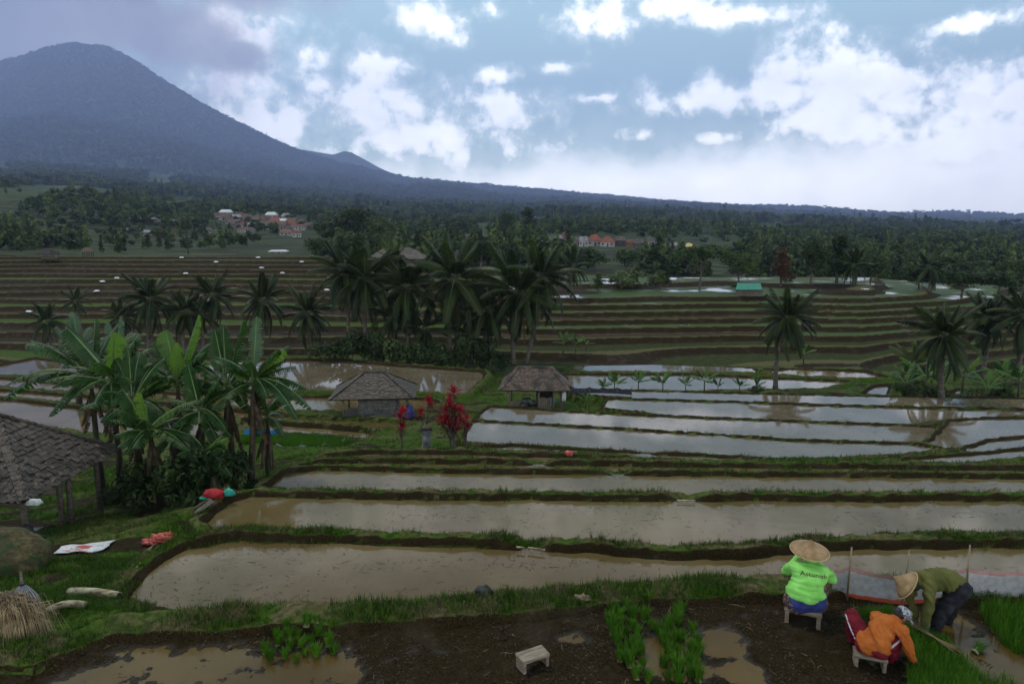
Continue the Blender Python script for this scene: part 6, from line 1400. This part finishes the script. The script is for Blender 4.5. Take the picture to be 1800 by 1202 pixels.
fuse('waist_cloth', grow([((-.07, .015, .285), .150, (.13, .015, .285), .150)], .017), .012, [M_BLUEC], W1, 4, folds=.008, seed=6, fold_dir=(0, 0, 1))
def batik():
    m = newmat('patterned_sarong'); t = NT(m); v = coord(t); vo = t.n('ShaderNodeTexVoronoi', {'Vector': v, 'Scale': 24.0}); c = t.mix(t.ramp(vo.outputs['Distance'], .25, .55), (.17, .10, .085), (.040, .012, .014)); c = t.mix(t.ramp(t.noise(v, 40, 2), .58, .66), c, (.22, .17, .14))
    b = t.n('ShaderNodeBsdfPrincipled', {'Base Color': c, 'Roughness': .85}); t.out(b.outputs[0]); return m
fuse('sarong', grow([((-.08, .02, .275), .150, (.14, .02, .275), .150)] + [legs1[0], legs1[2]] + [((.38, .34, .48), .082, (.36, .27, .24), .062), ((.08, .44, .46), .082, (.13, .40, .24), .062)], .016), .012, [batik()], W1, 4, folds=.008, seed=8)
M_LEGG = fabric('dark_leggings', (.008, .008, .010), (.02, .02, .024)); fuse('leggings', grow([((.35, .29, .30), .058, (.36, .24, .10), .05), ((.12, .41, .30), .058, (.16, .38, .10), .05)], .008), .01, [M_LEGG], W1, 3)
fuse('shoe', grow(feet1[:1], .012), .008, [pm('grey_shoe', (.18, .18, .17), (.28, .28, .27), scale=9, rough=.6)], W1, 2); fuse('shoe', grow(feet1[1:], .012), .008, [M_LEGG], W1, 2)
lump('hair', Vector(hd) + Vector((-.02, -.035, .015)), (.098, .085, .105), M_HAIR, None, None, 5, parent=W1, amp=.05)
conical_hat(W1, Vector(hd) + Vector((-.015, -.03, .055)), (.02, -.13, 1), .238, .155)
# lettering across the shoulders, laid on the cloth
cu = bpy.data.curves.new('lettering', 'FONT'); cu.body = 'Astonish'; cu.size = .092; cu.extrude = 0; cu.align_x = 'CENTER'; cu.resolution_u = 2
to = bpy.data.objects.new('tmp_text', cu); COL.objects.link(to); dg = bpy.context.evaluated_depsgraph_get(); tm = bpy.data.meshes.new_from_object(to.evaluated_get(dg)); bpy.data.objects.remove(to)
bm = bmesh.new(); bm.from_mesh(tm); bmesh.ops.triangulate(bm, faces=bm.faces[:])
for _ in range(2): bmesh.ops.subdivide_edges(bm, edges=[e_ for e_ in bm.edges if e_.calc_length() > .012], cuts=1, use_grid_fill=False)
bmesh.ops.triangulate(bm, faces=bm.faces[:]); bm.to_mesh(tm); bm.free()
bv = BVHTree.FromPolygons([v.co for v in sh1.data.vertices], [tuple(p_.vertices) for p_ in sh1.data.polygons])
eyeL = Vector((0, 0, EYE)) - sp
for v in tm.vertices:
    x = v.co.x * 1.0; q = Vector((.095 + x, -.3, .735 - .16 * x + v.co.y)); o_ = q + Vector((0, -.3, .12)); hit = bv.ray_cast(o_, Vector((.0, 1.0, -.40)).normalized())
    v.co = (hit[0] + hit[1] * .005) if hit[0] is not None else q
tm.materials.clear(); tm.materials.append(pm('dark_print', (.05, .012, .02), (.075, .02, .03), rough=.8)); link(bpy.data.objects.new('lettering', tm), W1)

# --- worker bent over in the water, olive shirt
bp = P(1645, 1100, TZ); bp.z = TZ - .10
W2 = empty('person', bp, 0, 'stooping person in an olive shirt and conical hat, standing in the flooded bed', 'person', 'farm workers'); W2.scale = (.88,) * 3
sp2 = [((.24, -.09, .74), .125, (.24, .09, .74), .125), ((.22, 0, .76), .150, (.02, 0, .85), .150), ((.02, 0, .84), .150, (-.20, 0, .82), .135), ((-.24, -.15, .80), .075, (-.24, .15, .80), .075), ((-.22, 0, .82), .09, (-.35, 0, .80), .055)]
hd2 = (-.46, -.01, .735); ar2 = [((-.25, -.17, .79), .066, (-.25, -.16, .47), .052), ((-.25, -.16, .47), .048, (-.24, -.10, .24), .034), ((-.25, .17, .79), .066, (-.32, .16, .48), .052), ((-.32, .16, .48), .048, (-.28, .06, .25), .034)]
lg2 = [((.22, -.09, .72), .122, (.0, -.10, .42), .082), ((.0, -.10, .42), .078, (-.10, -.11, .04), .052), ((.24, .09, .72), .122, (.26, .10, .40), .082), ((.26, .10, .40), .078, (.22, .10, .04), .052)]
ft2 = [((-.10, -.11, .03), .045, (-.22, -.11, .02), .035), ((.22, .10, .03), .045, (.10, .10, .02), .035)]
fuse('body', grow(sp2 + ar2 + lg2, -.018) + ft2 + [((-.33, 0, .80), .055, hd2, .05)] + head(hd2, (-.55, -.05, -.85)) + hand((-.24, -.10, .24), (.0, .15, -1), (0, -1, 0), curl=.8) + hand((-.28, .06, .25), (.1, -.3, -1), (0, 1, 0), curl=.8, side=-1), .009, [M_SKIN], W2, 3)
M_OLIVE = fabric('olive_cloth', (.065, .070, .018), (.115, .115, .032), scale=4)
fuse('shirt', grow(sp2[1:], .018) + grow(ar2, .014), .012, [M_OLIVE], W2, 4, folds=.042, seed=14, fold_dir=(.9, .1, .5), fs=15)
M_TROU = fabric('dark_trousers', (.010, .011, .014), (.026, .027, .033)); fuse('trousers', grow([sp2[0]] + lg2[:1] + lg2[2:3] + [(lg2[1][0], .078, (-.05, -.105, .22), .068), (lg2[3][0], .078, (.24, .10, .22), .068)], .018), .012, [M_TROU], W2, 4, folds=.02, seed=15)
fuse('boots', grow([((-.04, -.105, .26), .066, (-.10, -.11, .04), .058), ((.245, .10, .26), .066, (.22, .10, .04), .058)] + ft2, .008), .01, [M_LEGG], W2, 3)
lump('headscarf', Vector(hd2) + Vector((.05, 0, .03)), (.11, .095, .10), fabric('dark_green_scarf', (.012, .022, .012), (.03, .045, .025)), None, None, 7, parent=W2, amp=.08)
conical_hat(W2, Vector(hd2) + Vector((-.035, -.02, .035)), (-.83, .26, .49), .215, .21)

# --- man in the orange shirt, sitting on a stool and reaching into the bed
mp = P(1530, 1176, TZ); mp.z = gz(mp.x, mp.y)
stool_tree('wooden stool under the crouching man in the orange shirt', mp + Vector((-.02, .0, 0)), -.35, .78)
W3 = empty('person', mp, 0, 'crouching person in an orange shirt and camouflage cap reaching into the seedlings', 'person', 'farm workers'); W3.scale = (.80,) * 3
sp3 = [((-.06, .06, .30), .135, (.08, -.04, .30), .135), ((.01, .02, .34), .150, (.13, .06, .50), .158), ((.13, .06, .50), .155, (.27, .10, .60), .125), ((.18, .26, .60), .078, (.36, -.06, .57), .078), ((.28, .10, .62), .085, (.38, .12, .66), .056)]
hd3 = (.455, .13, .70); ar3 = [((.37, -.07, .56), .066, (.46, -.13, .30), .053), ((.46, -.13, .30), .049, (.58, -.05, .12), .034), ((.19, .28, .59), .066, (.40, .36, .36), .053), ((.40, .36, .36), .049, (.60, .22, .16), .034)]
lg3 = [((-.04, .10, .30), .118, (-.10, .44, .52), .080), ((-.10, .44, .52), .075, (.0, .56, .08), .048), ((.08, -.02, .30), .115, (.40, .06, .40), .080), ((.40, .06, .40), .074, (.34, .08, .06), .048)]
ft3 = [((.0, .56, .05), .042, (.08, .64, .03), .034), ((.34, .08, .05), .042, (.45, .10, .03), .034)]
fuse('body', grow(sp3 + ar3 + lg3, -.018) + ft3 + [((.36, .12, .66), .052, hd3, .05)] + head(hd3, (.80, .05, -.55)) + hand((.58, -.05, .12), (.75, .1, -.45), (0, -.2, 1), curl=.75) + hand((.60, .22, .16), (.7, -.3, -.5), (0, .2, 1), curl=.75, side=-1), .008, [M_SKIN], W3, 3)
eyes(hd3, (.80, .05, -.55), W3)
M_ORA = fabric('orange_cloth', (.30, .075, .012), (.42, .125, .026), scale=4)
fuse('shirt', grow(sp3[1:], .018) + grow([((-.05, .05, .345), .140, (.07, -.03, .345), .140)], .020) + grow(ar3[:1] + ar3[2:3], .015) + grow([(ar3[1][0], .049, (.555, -.065, .16), .036), (ar3[3][0], .049, (.57, .24, .19), .036)], .012), .011, [M_ORA], W3, 4, folds=.042, seed=24, fold_dir=(.8, -.3, .6), fs=16)
M_COLLAR = fabric('bright_orange_collar', (.60, .10, .02), (.70, .14, .03)); fuse('collar', [((.315, .19, .645), .028, (.36, .11, .60), .028), ((.36, .11, .60), .028, (.37, .05, .645), .028), ((.315, .19, .645), .028, (.33, .10, .70), .028), ((.33, .10, .70), .028, (.37, .05, .645), .028)], .008, [M_COLLAR], W3, 2)
M_MAR = fabric('maroon_trousers', (.10, .006, .012), (.16, .011, .02)); fuse('trousers', grow([sp3[0]] + lg3, .017), .011, [M_MAR], W3, 4, folds=.02, seed=25)
M_STRIPE = pm('white_stripe', (.5, .5, .5), (.6, .6, .6), rough=.8)
for off in (0, .022): MB().tube([Vector((-.165, .12, .30)) + Vector((0, off, -.0)), Vector((-.19, .28, .42)) + Vector((0, off, 0)), Vector((-.195, .42, .54)) + Vector((0, off, 0))], .007, n=5).build('trouser_stripe', M_STRIPE, W3)
for off in (0, .022): MB().tube([(.20, -.125 + off * .2, .36 + off), (.38, -.035, .43 + off)], .006, n=5).build('trouser_stripe', M_STRIPE, W3)
fuse('shoe', grow(ft3[:1], .012), .008, [M_LEGG], W3, 2); fuse('shoe', grow(ft3[1:], .012), .008, [M_LEGG], W3, 2)
lump('hair', Vector(hd3) + Vector((-.035, 0, .035)), (.09, .086, .09), M_HAIR, None, None, 5, parent=W3, amp=.05)
def camo():
    m = newmat('camouflage_cloth'); t = NT(m); v = coord(t); c = t.mix(t.ramp(t.noise(v, 22, 2), .46, .52), (.33, .34, .36), (.10, .105, .12)); c = t.mix(t.ramp(t.noise(v, 31, 2), .58, .62), c, (.03, .03, .035))
    b = t.n('ShaderNodeBsdfPrincipled', {'Base Color': c, 'Roughness': .85}); t.out(b.outputs[0]); return m
MC = camo(); ax = Vector((.50, .03, .86)).normalized(); q = ax.to_track_quat('Z', 'Y'); mb = MB(); mb.lathe([(.102, -.01), (.104, .03), (.098, .065), (.075, .095), (.03, .105), (.001, .106)], n=26); cp = mb.build('cap', MC, W3, smooth=True); cp.location = Vector(hd3) + ax * .028; cp.rotation_mode = 'QUATERNION'; cp.rotation_quaternion = q
fd = (Vector((.80, .05, -.55)) - ax * ax.dot(Vector((.80, .05, -.55)))).normalized(); sd_ = ax.cross(fd); V = []; F = []
for j in range(4):
    for i in range(9):
        an = (i / 8 - .5) * 2.0; rr_ = .100 + .075 * j / 3 * (math.cos(an) ** .6); V.append(Vector(hd3) + ax * (.02 - .006 * j - .02 * abs(an) * j / 3) + (fd * math.cos(an) + sd_ * math.sin(an)) * rr_)
for j in range(3):
    for i in range(8): F.append((j * 9 + i, j * 9 + i + 1, (j + 1) * 9 + i + 1, (j + 1) * 9 + i))
o = link(bpy.data.objects.new('cap_visor', mesh_np('cap_visor', V, F, MC, smooth=True)), W3); o.modifiers.new('s', 'SOLIDIFY').thickness = .008
# bundle of dry stalks beside him, stray seedlings in the water
b0 = P(1602, 1118, TZ) + Vector((0, 0, .16)); b1 = P(1682, 1160, TZ) + Vector((0, 0, .12)); mb = MB(); r = random.Random(4)
for i in range(16):
    j1 = Vector((r.uniform(-.03, .03), r.uniform(-.03, .03), r.uniform(-.015, .02))); j2 = Vector((r.uniform(-.07, .07), r.uniform(-.07, .07), r.uniform(-.02, .02))); mb.tube([b0 + j1, b0.lerp(b1, .5) + j1 * .3, b1 + j2], [.005, .005, .003], n=4)
o = mb.build('stalk_bundle', M_STRAW, None); tag(o, 'bundle of dry yellow stalks lying on the seedling bed', 'stalks')
o = inst('seedling_bundle', BUN[0], None, loc=P(1714, 1146, TZ) + Vector((0, 0, .01)), rot=(1.1, .3, 1.9), scale=.8); tag(o, 'single dark seedling bundle tipped over in the water at lower right', 'seedlings')

# ------------------------------------------------------------------ plastic screen on bamboo stakes
def film(name, c, alpha):
    m = newmat(name); t = NT(m); v = coord(t, 'World'); nz = t.noise(v, 14, 4); b = t.n('ShaderNodeBsdfPrincipled', {'Base Color': c, 'Roughness': .35, 'Specular IOR Level': .5, 'Normal': t.bump(nz, .6, .01)})
    tr = t.n('ShaderNodeBsdfTransparent'); tl = t.n('ShaderNodeBsdfTranslucent', {'Color': c}); m1 = t.n('ShaderNodeMixShader', {0: .35, 1: b.outputs[0], 2: tl.outputs[0]})
    m2 = t.n('ShaderNodeMixShader', {0: t.math('MULTIPLY_ADD', t.ramp(nz, .3, .7), .2, alpha), 1: tr.outputs[0], 2: m1.outputs[0]}); t.out(m2.outputs[0]); return m
M_FILM = film('clear_plastic', (.46, .44, .46), .55); M_HEM = film('orange_plastic', (.55, .10, .05), .70); M_HEMT = film('pink_plastic', (.45, .20, .20), .55)
base = [(1462, 1044), (1488, 1050), (1583, 1062), (1697, 1054), (1797, 1058), (1900, 1062)]; pts = [P(a, b_, TZ + .06) for a, b_ in base]; tops = [.36, .46, .40, .46, .45, .45]; c = pts[0]
e = empty('plastic_screen', c, 0, 'clear plastic screen with orange hem on bamboo stakes behind the workers', 'screen'); V = []; n = 14; rr_ = random.Random(2)
levels = [0, .05, .14, .35, .6, .86, .93, 1.0]; cols = []
for i in range(len(pts) - 1):
    for j in range(n + (i == len(pts) - 2)):
        f = j / n; q = pts[i].lerp(pts[i + 1], f) - c; hh = (tops[i] * (1 - f) + tops[i + 1] * f) * (1 - .13 * math.sin(math.pi * f))
        cols.append((q, hh, f))
for (q, hh, f) in cols:
    for lv in levels: V.append((q.x, q.y + .05 * math.sin(math.pi * f) * lv + rr_.uniform(-.012, .012) + .10 * (lv - .5) * 0, hh * lv + rr_.uniform(-.006, .006)))
k = len(levels)
def strip(name, l0, l1, mat):
    F = [(i * k + l, (i + 1) * k + l, (i + 1) * k + l + 1, i * k + l + 1) for i in range(len(cols) - 1) for l in range(l0, l1)]; link(bpy.data.objects.new(name, mesh_np(name, V, F, mat, smooth=True)), e)
strip('hem', 0, 2, M_HEM); strip('sheet', 2, 5, M_FILM); strip('top_edge', 5, 7, M_HEMT)
for (a, b_), q, hgt, ln in zip(base[1:5], pts[1:5], (.74, .78, .80, .62), (-.0, .03, -.04, .02)): q = q - c; MB().tube([(q.x, q.y - .02, -.2), (q.x + ln * .5, q.y - .02, hgt * .5), (q.x + ln, q.y - .02, hgt)], [.013, .012, .010], n=6).build('bamboo_stake', M_BAMBD, e, smooth=True) if False else MB().tube([(q.x, q.y - .02, -.2), (q.x + ln, q.y - .02, hgt)], [.014, .010], n=6).build('bamboo_stake', M_BAMB, e, smooth=True)
